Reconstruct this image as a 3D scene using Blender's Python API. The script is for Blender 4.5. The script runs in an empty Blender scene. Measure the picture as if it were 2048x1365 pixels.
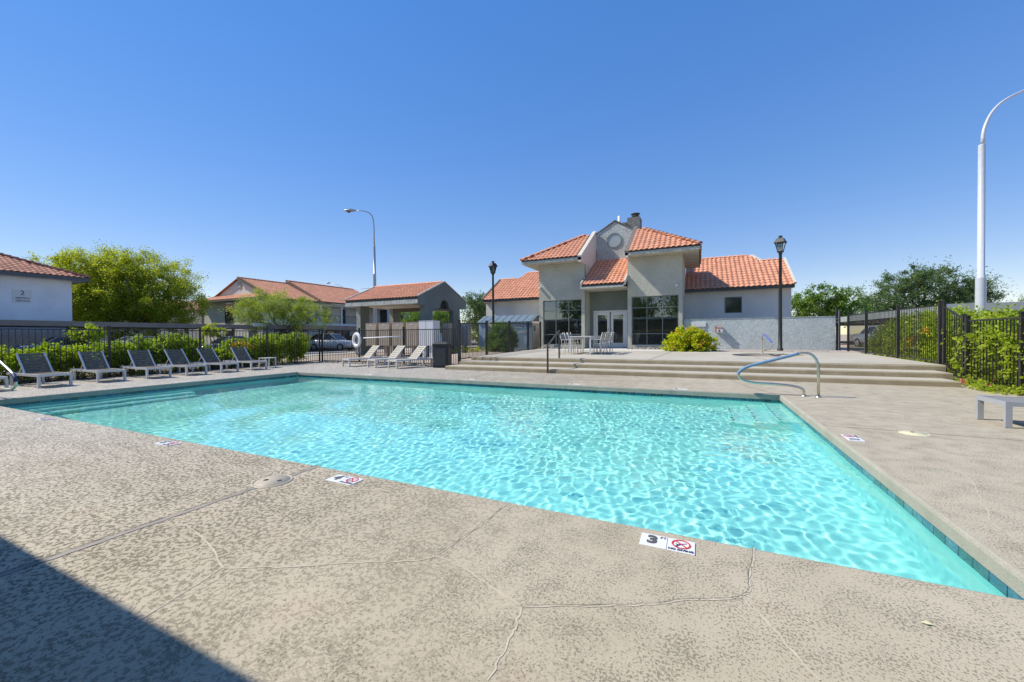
import bpy, bmesh, math, random
import numpy as np
from mathutils import Matrix, Vector

# ------------------------------------------------------------------ scene, camera, light
SC = bpy.context.scene
COL = SC.collection
SC.view_settings.view_transform = 'Standard'
SC.view_settings.look = 'None'
SC.view_settings.exposure = 0.4
SC.view_settings.gamma = 1.0
SC.view_settings.use_curve_mapping = False

FPX, PITCH, ROLL, YAW = 798.18, -0.01262, -0.00689, 0.43882
cam = bpy.data.cameras.new('camera')
cam.sensor_width = 36.0
cam.lens = FPX / 2048 * 36
cam.clip_start = 0.05
cam.clip_end = 3000
cam_o = bpy.data.objects.new('camera', cam)
COL.objects.link(cam_o)
cam_o.matrix_world = Matrix.Translation((0, 0, 1.25)) @ (
    Matrix.Rotation(YAW, 3, 'Z') @ Matrix.Rotation(math.pi / 2 + PITCH, 3, 'X') @ Matrix.Rotation(ROLL, 3, 'Z')).to_4x4()
SC.camera = cam_o

SUN_DIR = Vector((1.0, 0.30, -1.13)).normalized()      # the way the light travels
sun = bpy.data.lights.new('sun', 'SUN')
sun.energy = 4.2
sun.angle = math.radians(0.53)
sun.color = (1.0, 0.945, 0.83)
sun.cycles.is_caustics_light = True
sun_o = bpy.data.objects.new('sun', sun)
COL.objects.link(sun_o)
sun_o.rotation_euler = SUN_DIR.to_track_quat('-Z', 'Y').to_euler()
sun_o.location = (-20, -3, 25)

world = bpy.data.worlds.new('World')
SC.world = world
world.use_nodes = True
wn, wl = world.node_tree.nodes, world.node_tree.links
sky = wn.new('ShaderNodeTexSky')
sky.sky_type = 'NISHITA'
sky.sun_disc = False
sky.sun_elevation = math.asin(-SUN_DIR.z)
sky.sun_rotation = math.atan2(-SUN_DIR.x, -SUN_DIR.y)
sky.altitude = 350
sky.air_density = 1.0
sky.dust_density = 0.0
sky.ozone_density = 3.0
gam = wn.new('ShaderNodeGamma')
gam.inputs[1].default_value = 0.42
hsv = wn.new('ShaderNodeHueSaturation')
hsv.inputs['Hue'].default_value = 0.519
hsv.inputs['Saturation'].default_value = 2.2
wl.new(sky.outputs[0], gam.inputs[0])
wl.new(gam.outputs[0], hsv.inputs['Color'])
tint = wn.new('ShaderNodeMix')
tint.data_type = 'RGBA'
tint.blend_type = 'MULTIPLY'
tint.inputs[0].default_value = 1.0
tint.inputs[7].default_value = (2.75, 2.52, 2.46, 1)
wl.new(hsv.outputs[0], tint.inputs[6])
wl.new(tint.outputs[2], wn['Background'].inputs[0])
wn['Background'].inputs[1].default_value = 0.13

SC.render.engine = 'CYCLES'
SC.cycles.max_bounces = 8
SC.cycles.transparent_max_bounces = 12
SC.cycles.sample_clamp_indirect = 6.0

# ------------------------------------------------------------------ materials
MATS = {}

def nd(nt, t, **kw):
    n = nt.nodes.new('ShaderNode' + t)
    for k, v in kw.items():
        if hasattr(n, k):
            setattr(n, k, v)
        else:
            n.inputs[k.replace('_', ' ')].default_value = v
    return n

def ramp(nt, fac, stops, interp='LINEAR'):
    r = nt.nodes.new('ShaderNodeValToRGB')
    r.color_ramp.interpolation = interp
    e = r.color_ramp.elements
    while len(e) < len(stops):
        e.new(0.5)
    for i, (p, c) in enumerate(stops):
        e[i].position = p
        e[i].color = (c[0], c[1], c[2], 1) if not isinstance(c, (int, float)) else (c, c, c, 1)
    nt.links.new(fac, r.inputs[0])
    return r.outputs[0]

def mixc(nt, fac, a, b, mode='MIX'):
    m = nt.nodes.new('ShaderNodeMix')
    m.data_type = 'RGBA'
    m.blend_type = mode
    for s, v in ((m.inputs[0], fac), (m.inputs[6], a), (m.inputs[7], b)):
        if isinstance(v, (int, float)):
            s.default_value = v
        elif isinstance(v, tuple):
            s.default_value = (v[0], v[1], v[2], 1)
        else:
            nt.links.new(v, s)
    return m.outputs[2]

def math_(nt, op, a, b=None):
    m = nt.nodes.new('ShaderNodeMath')
    m.operation = op
    for s, v in ((m.inputs[0], a), (m.inputs[1], b)):
        if v is None:
            continue
        if isinstance(v, (int, float)):
            s.default_value = v
        else:
            nt.links.new(v, s)
    return m.outputs[0]

def noise(nt, vec, scale, detail=4.0, rough=0.55, dist=0.0):
    n = nt.nodes.new('ShaderNodeTexNoise')
    n.inputs['Scale'].default_value = scale
    n.inputs['Detail'].default_value = detail
    n.inputs['Roughness'].default_value = rough
    n.inputs['Distortion'].default_value = dist
    if vec is not None:
        nt.links.new(vec, n.inputs['Vector'])
    return n.outputs['Fac']

def base(name):
    m = bpy.data.materials.new(name)
    m.use_nodes = True
    nt = m.node_tree
    MATS[name] = m
    return m, nt, nt.nodes['Principled BSDF']

def pos(nt):
    return nt.nodes.new('ShaderNodeNewGeometry').outputs['Position']

def bump(nt, bsdf, h, strength=0.5, dist=0.01):
    b = nt.nodes.new('ShaderNodeBump')
    b.inputs['Strength'].default_value = strength
    b.inputs['Distance'].default_value = dist
    nt.links.new(h, b.inputs['Height'])
    nt.links.new(b.outputs[0], bsdf.inputs['Normal'])

def simple(name, c, rough=0.6, metal=0.0, var=0.12, scale=6.0, spec=0.5, bumps=None, island=0.0):
    """a plain surface with slight mottling and optional fine relief"""
    m, nt, b = base(name)
    p = pos(nt)
    n = noise(nt, p, scale, 5)
    lo = tuple(x * (1 - var) for x in c)
    hi = tuple(min(1, x * (1 + var)) for x in c)
    col = ramp(nt, n, [(0.3, lo), (0.7, hi)])
    if island:
        r = nt.nodes.new('ShaderNodeNewGeometry').outputs['Random Per Island']
        k = ramp(nt, r, [(0.0, 1 - island), (1.0, 1 + island)])
        col = mixc(nt, 1.0, col, k, 'MULTIPLY')
    nt.links.new(col, b.inputs['Base Color'])
    b.inputs['Roughness'].default_value = rough
    b.inputs['Metallic'].default_value = metal
    b.inputs['Specular IOR Level'].default_value = spec
    if bumps:
        h = noise(nt, p, bumps[0], 6, 0.6)
        bump(nt, b, h, bumps[1], bumps[2])
    return m

def stucco(name, c, scale=14.0, strength=0.7, dist=0.03, var=0.1, skip=False, stain=0.15):
    m, nt, b = base(name)
    p = pos(nt)
    big = noise(nt, p, 0.7, 4)
    if skip:                                   # heavy skip-trowel stucco: ridges thrown over a flat bed
        n1 = noise(nt, p, scale, 3, 0.5, 1.6)
        n2 = noise(nt, p, scale * 4, 4, 0.6)
        ridge = ramp(nt, n1, [(0.42, 0.0), (0.5, 1.0), (0.56, 0.55), (0.64, 0.9)])
        h = math_(nt, 'ADD', ridge, math_(nt, 'MULTIPLY', n2, 0.4))
    else:
        n1 = noise(nt, p, scale, 6, 0.65)
        h = n1
    lo = tuple(x * (1 - var - stain) for x in c)
    col = mixc(nt, ramp(nt, big, [(0.3, 0.0), (0.65, 1.0)]), lo, c)
    col = mixc(nt, math_(nt, 'MULTIPLY', ramp(nt, n1, [(0.3, 1.0), (0.6, 0.0)]), 0.28 if skip else 0.4), col, tuple(x * 0.55 for x in c))  # hollows of the relief darkened in the colour, as shade between ridges
    nt.links.new(col, b.inputs['Base Color'])
    b.inputs['Roughness'].default_value = 0.9
    b.inputs['Specular IOR Level'].default_value = 0.2
    bump(nt, b, h, strength, dist)
    return m

def deck_mat():
    m, nt, b = base('cool_deck')
    p = pos(nt)
    sep = nt.nodes.new('ShaderNodeSeparateXYZ')
    nt.links.new(p, sep.inputs[0])
    n1 = noise(nt, p, 38.0, 4.0, 0.62, 0.5)
    n2 = noise(nt, p, 1.3, 3.0, 0.5)
    n3 = noise(nt, p, 5.0, 3.0, 0.5)
    fine = noise(nt, p, 95.0, 3.0, 0.6)
    speck = noise(nt, p, 85.0, 3.0, 0.65)
    # knock-down texture is coarse and open to the left, worn down to fine pits to the right
    wear = nt.nodes.new('ShaderNodeMapRange')
    wear.inputs[1].default_value = -2.6
    wear.inputs[2].default_value = 0.8
    nt.links.new(math_(nt, 'ADD', sep.outputs[0], math_(nt, 'MULTIPLY', n2, 1.2)), wear.inputs[0])
    s = math_(nt, 'ADD', n1, math_(nt, 'MULTIPLY', math_(nt, 'SUBTRACT', n3, 0.5), 0.17))
    s = math_(nt, 'ADD', s, math_(nt, 'MULTIPLY', math_(nt, 'SUBTRACT', n2, 0.5), 0.08))
    open_ = ramp(nt, s, [(0.465, 0.0), (0.492, 1.0)])
    sp = math_(nt, 'ADD', speck, math_(nt, 'MULTIPLY', math_(nt, 'SUBTRACT', n3, 0.5), 0.3))
    worn = ramp(nt, sp, [(0.405, 0.0), (0.45, 1.0)])
    mask = mixc(nt, wear.outputs[0], open_, worn)
    pit = ramp(nt, fine, [(0.42, (0.12, 0.098, 0.06)), (0.60, (0.29, 0.25, 0.18))])
    pit = mixc(nt, wear.outputs[0], pit, (0.25, 0.215, 0.15))
    top = mixc(nt, ramp(nt, n2, [(0.35, 0.0), (0.65, 1.0)]), (0.45, 0.388, 0.28), (0.50, 0.432, 0.318))
    cool = nt.nodes.new('ShaderNodeMapRange')
    cool.inputs[1].default_value = -3.0
    cool.inputs[2].default_value = -9.0
    nt.links.new(sep.outputs[0], cool.inputs[0])
    top = mixc(nt, cool.outputs[0], top, (0.52, 0.475, 0.405))
    peach = ramp(nt, noise(nt, p, 2.7, 2.0, 0.5, 0.4), [(0.62, 0.0), (0.66, 1.0)])
    top = mixc(nt, math_(nt, 'MULTIPLY', peach, 0.45), top, (0.49, 0.395, 0.285))
    nt.links.new(mixc(nt, mask, pit, top), b.inputs['Base Color'])
    b.inputs['Roughness'].default_value = 0.75
    b.inputs['Specular IOR Level'].default_value = 0.3
    bump(nt, b, math_(nt, 'ADD', mask, math_(nt, 'MULTIPLY', fine, 0.3)), 0.5, 0.004)
    return m

def concrete(name, c1, c2, scale=3.0, grain=160.0, bs=0.25, bd=0.004, streak=0.0):
    m, nt, b = base(name)
    p = pos(nt)
    n = noise(nt, p, scale, 6, 0.6)
    g = noise(nt, p, grain, 3, 0.7)
    col = mixc(nt, ramp(nt, n, [(0.32, 0.0), (0.68, 1.0)]), c1, c2)
    col = mixc(nt, ramp(nt, g, [(0.35, 0.45), (0.55, 0.0)]), col, tuple(x * 0.55 for x in c1))
    nt.links.new(col, b.inputs['Base Color'])
    b.inputs['Roughness'].default_value = 0.85
    b.inputs['Specular IOR Level'].default_value = 0.25
    bump(nt, b, g, bs, bd)
    return m

def leaf_mat(name, c1, c2, trans=0.35, rough=0.5):
    m = bpy.data.materials.new(name)
    m.use_nodes = True
    MATS[name] = m
    nt = m.node_tree
    nt.nodes.clear()
    out = nt.nodes.new('ShaderNodeOutputMaterial')
    g = nt.nodes.new('ShaderNodeNewGeometry')
    n = noise(nt, g.outputs['Position'], 1.1, 3)
    f = math_(nt, 'ADD', math_(nt, 'MULTIPLY', g.outputs['Random Per Island'], 0.65), math_(nt, 'MULTIPLY', n, 0.5))
    col = ramp(nt, f, [(0.15, c1), (0.85, c2)])
    d = nt.nodes.new('ShaderNodeBsdfPrincipled')
    d.inputs['Roughness'].default_value = rough
    d.inputs['Specular IOR Level'].default_value = 0.3
    t = nt.nodes.new('ShaderNodeBsdfTranslucent')
    nt.links.new(col, d.inputs['Base Color'])
    nt.links.new(mixc(nt, 1.0, col, (1.15, 1.25, 0.6), 'MULTIPLY'), t.inputs['Color'])
    mx = nt.nodes.new('ShaderNodeMixShader')
    mx.inputs[0].default_value = trans
    nt.links.new(d.outputs[0], mx.inputs[1])
    nt.links.new(t.outputs[0], mx.inputs[2])
    nt.links.new(mx.outputs[0], out.inputs[0])
    return m

def glass_mat(name, tint, mirror=0.12):
    """window glass: what is behind shows darkened, the sky and trees mirror in it"""
    m = bpy.data.materials.new(name)
    m.use_nodes = True
    MATS[name] = m
    nt = m.node_tree
    nt.nodes.clear()
    out = nt.nodes.new('ShaderNodeOutputMaterial')
    tr = nt.nodes.new('ShaderNodeBsdfTransparent')
    tr.inputs[0].default_value = (*tint, 1)
    gl = nt.nodes.new('ShaderNodeBsdfGlossy')
    gl.inputs['Roughness'].default_value = 0.01
    gl.inputs['Color'].default_value = (0.9, 0.95, 0.95, 1)
    fr = nt.nodes.new('ShaderNodeFresnel')
    fr.inputs[0].default_value = 1.5
    mx = nt.nodes.new('ShaderNodeMixShader')
    nt.links.new(math_(nt, 'ADD', fr.outputs[0], mirror), mx.inputs[0])
    nt.links.new(tr.outputs[0], mx.inputs[1])
    nt.links.new(gl.outputs[0], mx.inputs[2])
    nt.links.new(mx.outputs[0], out.inputs[0])
    return m

deck_mat()
concrete('patio_concrete', (0.45, 0.405, 0.32), (0.54, 0.49, 0.40), 0.8)
concrete('walk_concrete', (0.58, 0.56, 0.52), (0.66, 0.63, 0.58), 0.8)
concrete('step_concrete', (0.32, 0.26, 0.165), (0.43, 0.36, 0.245), 2.5, 60.0, 0.6, 0.012)
concrete('coping_concrete', (0.34, 0.315, 0.25), (0.43, 0.39, 0.32), 3.0, 90.0, 0.5, 0.006)
concrete('asphalt', (0.05, 0.05, 0.052), (0.075, 0.072, 0.07), 0.6)
concrete('ground_soil', (0.36, 0.28, 0.21), (0.50, 0.40, 0.31), 0.35, 25.0, 0.6, 0.03)
concrete('gravel_pink', (0.46, 0.37, 0.31), (0.60, 0.50, 0.43), 14.0, 45.0, 0.9, 0.02)
concrete('mulch', (0.13, 0.09, 0.06), (0.26, 0.19, 0.13), 6.0, 30.0, 0.9, 0.03)
simple('plaster', (0.43, 0.81, 0.765), 0.7, var=0.05, scale=1.2)
stucco('stucco_grey', (0.56, 0.55, 0.46), 16.0, 0.9, 0.035, stain=0.12)
stucco('stucco_blue', (0.57, 0.63, 0.615), 6.0, 0.7, 0.02, skip=True, stain=0.05)
stucco('stucco_gable', (0.56, 0.60, 0.58), 7.0, 0.9, 0.04, skip=True, stain=0.05)
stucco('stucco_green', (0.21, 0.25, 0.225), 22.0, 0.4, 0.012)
stucco('stucco_white', (0.80, 0.77, 0.71), 20.0, 0.5, 0.015, stain=0.06)
stucco('stucco_cream', (0.84, 0.79, 0.70), 20.0, 0.5, 0.015, stain=0.08)
stucco('stucco_house', (0.86, 0.86, 0.86), 20.0, 0.4, 0.012, stain=0.04)
stucco('stucco_ramada', (0.175, 0.215, 0.205), 16.0, 0.5, 0.02)
stucco('stucco_column', (0.42, 0.43, 0.40), 10.0, 0.8, 0.03, skip=True)  # paler stucco for the sunlit pillar fronts and the sign strip
simple('round_pane', (0.34, 0.39, 0.39), 0.25, var=0.1, scale=1.0)
stucco('stucco_stone', (0.34, 0.34, 0.32), 9.0, 1.0, 0.05, skip=True)
simple('terracotta', (0.63, 0.295, 0.18), 0.8, var=0.10, scale=3.0, spec=0.2, island=0.10)
simple('terracotta_dull', (0.46, 0.21, 0.14), 0.85, var=0.14, scale=3.0, spec=0.2, island=0.18)
simple('terracotta_under', (0.24, 0.07, 0.04), 0.9, var=0.1, spec=0.1)
simple('fascia_dark', (0.075, 0.078, 0.07), 0.7, var=0.2, scale=4.0)
simple('fascia_light', (0.42, 0.43, 0.385), 0.75, var=0.28, scale=5.0)
simple('fascia_brown', (0.16, 0.14, 0.115), 0.7, var=0.12, scale=3.0)
simple('soffit', (0.50, 0.46, 0.38), 0.85, var=0.15, scale=2.0)
simple('trim_cream', (0.60, 0.56, 0.46), 0.7, var=0.15, scale=5.0)
simple('trim_white', (0.72, 0.72, 0.70), 0.5, var=0.06)
simple('window_frame', (0.15, 0.175, 0.16), 0.45, var=0.12)
simple('iron', (0.028, 0.026, 0.024), 0.42, var=0.25, scale=20.0)
simple('bronze_rail', (0.055, 0.045, 0.036), 0.4, var=0.2, scale=20.0)
simple('lamp_metal', (0.022, 0.026, 0.024), 0.5, var=0.2)
simple('pole_white', (0.52, 0.55, 0.60), 0.35, var=0.05)
simple('pole_grey', (0.36, 0.37, 0.38), 0.4, metal=0.6, var=0.06)
simple('steel', (0.60, 0.57, 0.48), 0.36, metal=1.0, var=0.1, scale=30.0)
simple('sleeve_blue', (0.14, 0.235, 0.36), 0.55, var=0.1, scale=12.0)
simple('sleeve_violet', (0.09, 0.14, 0.50), 0.55, var=0.1)
simple('frame_white', (0.60, 0.595, 0.58), 0.35, var=0.05, scale=10.0)
simple('frame_silver', (0.34, 0.355, 0.37), 0.35, var=0.05, scale=10.0)
simple('slat_taupe_shaded', (0.15, 0.13, 0.105), 0.8, var=0.18, scale=16.0, island=0.08, spec=0.15)  # shaded copy of the lounger slats, shade put into the colour
simple('slat_tan', (0.38, 0.335, 0.25), 0.6, var=0.12, scale=16.0, island=0.06)  # patio chairs; also the sunlit copy of the lounger slats
simple('slat_grey', (0.24, 0.23, 0.215), 0.6, var=0.12, scale=16.0)
simple('bin_dark', (0.036, 0.035, 0.032), 0.55, var=0.2, scale=12.0, bumps=(60.0, 0.3, 0.004))
simple('bin_panel', (0.075, 0.072, 0.066), 0.6, var=0.2, scale=20.0, bumps=(40.0, 0.5, 0.006))
simple('mail_tan', (0.40, 0.335, 0.255), 0.5, var=0.06)
simple('mail_tan_dark', (0.17, 0.125, 0.085), 0.6, var=0.1)
simple('mail_white', (0.66, 0.68, 0.70), 0.45, var=0.05)
simple('ring_white', (0.80, 0.80, 0.78), 0.55, var=0.05)
simple('net_grey', (0.30, 0.30, 0.34), 0.8, var=0.2)
simple('tile_white', (0.76, 0.76, 0.75), 0.3, var=0.03)
simple('ink_black', (0.02, 0.02, 0.022), 0.6, var=0.1)
simple('ink_grey', (0.10, 0.10, 0.10), 0.6, var=0.1)
simple('ink_red', (0.60, 0.035, 0.03), 0.5, var=0.1)
simple('ink_navy', (0.03, 0.04, 0.12), 0.5, var=0.1)
simple('crack_light', (0.52, 0.455, 0.35), 0.8, var=0.12, scale=12.0)
simple('crack_dark', (0.16, 0.135, 0.10), 0.9, var=0.3, scale=12.0)
simple('joint_grey', (0.30, 0.265, 0.235), 0.85, var=0.2, scale=8.0)
simple('lid_cream', (0.40, 0.35, 0.265), 0.6, var=0.12, scale=14.0)
simple('lid_yellow', (0.66, 0.61, 0.38), 0.5, var=0.12, scale=14.0)
simple('grout', (0.46, 0.52, 0.50), 0.8, var=0.1)
simple('kiosk_blue', (0.20, 0.31, 0.38), 0.5, var=0.12, scale=1.5)
simple('kiosk_pale', (0.33, 0.46, 0.55), 0.5, var=0.1, scale=1.5)
simple('kiosk_roof', (0.16, 0.21, 0.24), 0.45, metal=0.1, var=0.08)
simple('pink_grey', (0.60, 0.54, 0.49), 0.8, var=0.08)
simple('wood', (0.34, 0.21, 0.09), 0.5, var=0.2, scale=5.0)
simple('room_wall', (0.30, 0.31, 0.29), 0.9, var=0.06)
simple('room_floor', (0.16, 0.14, 0.12), 0.7, var=0.15)
simple('room_dark', (0.05, 0.055, 0.055), 0.8, var=0.1)
simple('lamp_glow_glass', (0.72, 0.74, 0.74), 0.2, var=0.03)
simple('rock', (0.30, 0.26, 0.22), 0.9, var=0.3, scale=9.0, island=0.35)
simple('bark', (0.11, 0.085, 0.062), 0.9, var=0.3, scale=12.0, bumps=(30.0, 0.7, 0.02))
simple('paint_white', (0.62, 0.63, 0.63), 0.22, var=0.02)
simple('paint_silver', (0.42, 0.44, 0.47), 0.25, metal=0.4, var=0.02)
simple('paint_black', (0.02, 0.02, 0.023), 0.2, var=0.05)
simple('paint_grey', (0.17, 0.17, 0.19), 0.25, var=0.03)
simple('car_glass', (0.018, 0.022, 0.026), 0.05, var=0.1, spec=0.9)
simple('rubber', (0.018, 0.018, 0.018), 0.8, var=0.1)
simple('rim_metal', (0.45, 0.45, 0.46), 0.3, metal=0.8, var=0.05)
simple('lens_clear', (0.70, 0.72, 0.74), 0.1, var=0.03)
simple('lens_red', (0.32, 0.02, 0.02), 0.15, var=0.05)
simple('carport_brown', (0.25, 0.21, 0.175), 0.6, var=0.12, scale=2.0)
simple('carport_grey', (0.32, 0.36, 0.36), 0.5, var=0.08, scale=2.0)
simple('pane_dark', (0.022, 0.028, 0.03), 0.06, var=0.2, spec=0.8)
simple('pane_grey', (0.10, 0.115, 0.125), 0.08, var=0.2, spec=0.8)
simple('door_slate', (0.055, 0.062, 0.075), 0.5, var=0.1)
simple('flower_yellow', (0.80, 0.48, 0.02), 0.6, var=0.12, island=0.15)
simple('flower_red', (0.55, 0.03, 0.09), 0.6, var=0.12, island=0.15)
simple('porch_wall', (0.55, 0.54, 0.51), 0.9, var=0.06)
glass_mat('window_glass', (0.66, 0.70, 0.68), 0.16)
leaf_mat('leaf_mesquite', (0.22, 0.28, 0.02), (0.54, 0.55, 0.05), 0.5)
leaf_mat('leaf_willow', (0.19, 0.25, 0.035), (0.47, 0.52, 0.10), 0.5)
leaf_mat('leaf_hedge', (0.11, 0.19, 0.014), (0.44, 0.53, 0.04), 0.48)
leaf_mat('leaf_hedge_lime', (0.17, 0.26, 0.012), (0.48, 0.56, 0.03), 0.5)
leaf_mat('leaf_dark', (0.055, 0.105, 0.038), (0.17, 0.25, 0.09), 0.35)
leaf_mat('leaf_mid', (0.06, 0.13, 0.018), (0.22, 0.34, 0.05), 0.4)
leaf_mat('leaf_lantana', (0.25, 0.34, 0.012), (0.66, 0.66, 0.02), 0.42)
leaf_mat('leaf_vine', (0.18, 0.28, 0.02), (0.52, 0.58, 0.07), 0.5)
leaf_mat('leaf_agave', (0.06, 0.08, 0.055), (0.15, 0.17, 0.11), 0.1)
M = MATS

def pool_tile_mat():
    m, nt, b = base('pool_tile')
    oi = nt.nodes.new('ShaderNodeObjectInfo')
    p = pos(nt)
    v = math_(nt, 'ADD', math_(nt, 'MULTIPLY', oi.outputs['Random'], 0.6),
              math_(nt, 'MULTIPLY', noise(nt, p, 14.0, 4, 0.6, 1.2), 0.7))
    col = ramp(nt, v, [(0.25, (0.02, 0.06, 0.066)), (0.5, (0.045, 0.135, 0.135)), (0.75, (0.035, 0.12, 0.20)), (0.95, (0.09, 0.22, 0.25))])
    nt.links.new(col, b.inputs['Base Color'])
    b.inputs['Roughness'].default_value = 0.18
pool_tile_mat()

def water_mat():
    m = bpy.data.materials.new('pool_water')
    m.use_nodes = True
    MATS['pool_water'] = m
    nt = m.node_tree
    nt.nodes.clear()
    out = nt.nodes.new('ShaderNodeOutputMaterial')
    g = nt.nodes.new('ShaderNodeBsdfGlass')
    g.inputs['IOR'].default_value = 1.333
    g.inputs['Roughness'].default_value = 0.0
    g.inputs['Color'].default_value = (0.87, 1.0, 0.985, 1)
    nt.links.new(g.outputs[0], out.inputs[0])
water_mat()

# ------------------------------------------------------------------ building blocks
class MB:
    """collects shapes that become one mesh object"""
    def __init__(s):
        s.v = []
        s.f = []
        s.sm = []
    def add(s, vs, fs, smooth=False):
        o = len(s.v)
        s.v += [tuple(p) for p in vs]
        for f in fs:
            s.f.append(tuple(i + o for i in f))
            s.sm.append(smooth)
        return s
    def box(s, x0, x1, y0, y1, z0, z1):
        v = [(x0, y0, z0), (x1, y0, z0), (x1, y1, z0), (x0, y1, z0), (x0, y0, z1), (x1, y0, z1), (x1, y1, z1), (x0, y1, z1)]
        return s.add(v, [(3, 2, 1, 0), (4, 5, 6, 7), (0, 1, 5, 4), (1, 2, 6, 5), (2, 3, 7, 6), (3, 0, 4, 7)])
    def bar(s, a, b, w, h, up=(0, 0, 1)):
        """rectangular bar from a to b, w across and h along up"""
        a, b, up = Vector(a), Vector(b), Vector(up)
        d = (b - a).normalized()
        r = d.cross(up).normalized()
        u = r.cross(d).normalized()
        v = []
        for p in (a, b):
            for i, j in ((-1, -1), (1, -1), (1, 1), (-1, 1)):
                v.append(p + r * (i * w / 2) + u * (j * h / 2))
        return s.add(v, [(0, 1, 2, 3), (7, 6, 5, 4), (0, 4, 5, 1), (1, 5, 6, 2), (2, 6, 7, 3), (3, 7, 4, 0)])
    def tube(s, path, rad, seg=10, cap=True):
        path = [Vector(p) for p in path]
        n = len(path)
        rads = rad if isinstance(rad, (list, tuple)) else [rad] * n
        vs, fs = [], []
        t0 = (path[1] - path[0]).normalized()
        ref = Vector((0, 0, 1)) if abs(t0.z) < 0.9 else Vector((1, 0, 0))
        r = t0.cross(ref).normalized()
        for i, p in enumerate(path):
            t = (path[min(i + 1, n - 1)] - path[max(i - 1, 0)]).normalized()
            r = (r - t * r.dot(t)).normalized()
            b = t.cross(r)
            for k in range(seg):
                a = 2 * math.pi * k / seg
                vs.append(p + (r * math.cos(a) + b * math.sin(a)) * rads[i])
        for i in range(n - 1):
            for k in range(seg):
                k2 = (k + 1) % seg
                fs.append((i * seg + k, i * seg + k2, (i + 1) * seg + k2, (i + 1) * seg + k))
        s.add(vs, fs, True)
        if cap:
            o = len(s.v) - len(vs)
            s.f.append(tuple(o + k for k in reversed(range(seg))))
            s.f.append(tuple(o + (n - 1) * seg + k for k in range(seg)))
            s.sm += [False, False]
        return s
    def lathe(s, c, prof, seg=24, smooth=True):
        vs, fs = [], []
        for (r, z) in prof:
            for k in range(seg):
                a = 2 * math.pi * k / seg
                vs.append((c[0] + r * math.cos(a), c[1] + r * math.sin(a), c[2] + z))
        for i in range(len(prof) - 1):
            for k in range(seg):
                k2 = (k + 1) % seg
                fs.append((i * seg + k, i * seg + k2, (i + 1) * seg + k2, (i + 1) * seg + k))
        return s.add(vs, fs, smooth)
    def prism(s, poly, a, b, axis='x'):
        """polygon in the other two axes, extruded from a to b along axis"""
        def P(u, v, w):
            return (w, u, v) if axis == 'x' else ((u, w, v) if axis == 'y' else (u, v, w))
        n = len(poly)
        v = [P(u, w, a) for u, w in poly] + [P(u, w, b) for u, w in poly]
        f = [tuple(reversed(range(n))), tuple(range(n, 2 * n))]
        for i in range(n):
            j = (i + 1) % n
            f.append((i, j, n + j, n + i))
        return s.add(v, f)
    def poly(s, pts):
        return s.add(pts, [tuple(range(len(pts)))])
    def obj(s, name, mat, parent=None, world=True, fix=True):
        v = s.v
        if parent is not None and world:
            r = parent
            while r.parent is not None:
                r = r.parent
            L = r.location
            v = [(p[0] - L.x, p[1] - L.y, p[2] - L.z) for p in v]
        me = bpy.data.meshes.new(name)
        me.from_pydata(v, [], s.f)
        if any(s.sm):
            me.polygons.foreach_set('use_smooth', s.sm)
        if fix:
            bm = bmesh.new()
            bm.from_mesh(me)
            bmesh.ops.recalc_face_normals(bm, faces=bm.faces)
            bm.to_mesh(me)
            bm.free()
        me.materials.append(M[mat])
        return link(name, me, parent)

def link(name, data, parent=None):
    o = bpy.data.objects.new(name, data)
    COL.objects.link(o)
    if parent is not None:
        o.parent = parent
    return o

def tag(o, label=None, cat=None, group=None, kind=None):
    for k, v in (('label', label), ('category', cat), ('group', group), ('kind', kind)):
        if v:
            o[k] = v
    return o

def thing(name, label, cat, loc=(0, 0, 0), rz=0.0, group=None):
    o = link(name, None)
    o.empty_display_size = 0.2
    o.location = loc
    o.rotation_euler = (0, 0, rz)
    return tag(o, label, cat, group)

def struct(o):
    o['kind'] = 'structure'
    return o

def copy_tree(o, parent=None):
    c = o.copy()
    COL.objects.link(c)
    c.parent = parent
    for ch in list(o.children):
        copy_tree(ch, c)
    return c

def inst(src, name, parent, loc, rot=None, scale=None):
    """another piece that shares the mesh of src"""
    o = bpy.data.objects.new(name, src)
    COL.objects.link(o)
    o.parent = parent
    o.location = loc
    if rot:
        o.rotation_euler = rot
    if scale:
        o.scale = scale
    return o

def mesh_box(name, mat, sx, sy, sz, bev=0.0):
    bm = bmesh.new()
    bmesh.ops.create_cube(bm, size=1.0)
    bmesh.ops.scale(bm, vec=(sx, sy, sz), verts=bm.verts)
    if bev:
        bmesh.ops.bevel(bm, geom=bm.edges[:], offset=bev, segments=1, affect='EDGES')
    me = bpy.data.meshes.new(name)
    bm.to_mesh(me)
    bm.free()
    me.materials.append(M[mat])
    return me

def sheet(name, outer, holes, z, mat, zf=None):
    """flat sheet with holes"""
    bm = bmesh.new()
    edges = []
    for loop in [outer] + holes:
        vs = [bm.verts.new((x, y, zf(x, y) if zf else z)) for x, y in loop]
        for i in range(len(vs)):
            edges.append(bm.edges.new((vs[i], vs[(i + 1) % len(vs)])))
    bmesh.ops.triangle_fill(bm, use_beauty=True, use_dissolve=False, edges=edges, normal=(0, 0, 1))
    for f in bm.faces:
        if f.normal.z < 0:
            f.normal_flip()
    me = bpy.data.meshes.new(name)
    bm.to_mesh(me)
    bm.free()
    me.materials.append(M[mat])
    return link(name, me)

def ring(cx, cy, r, n=48):
    return [(cx + r * math.cos(2 * math.pi * k / n), cy + r * math.sin(2 * math.pi * k / n)) for k in range(n)]

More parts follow.
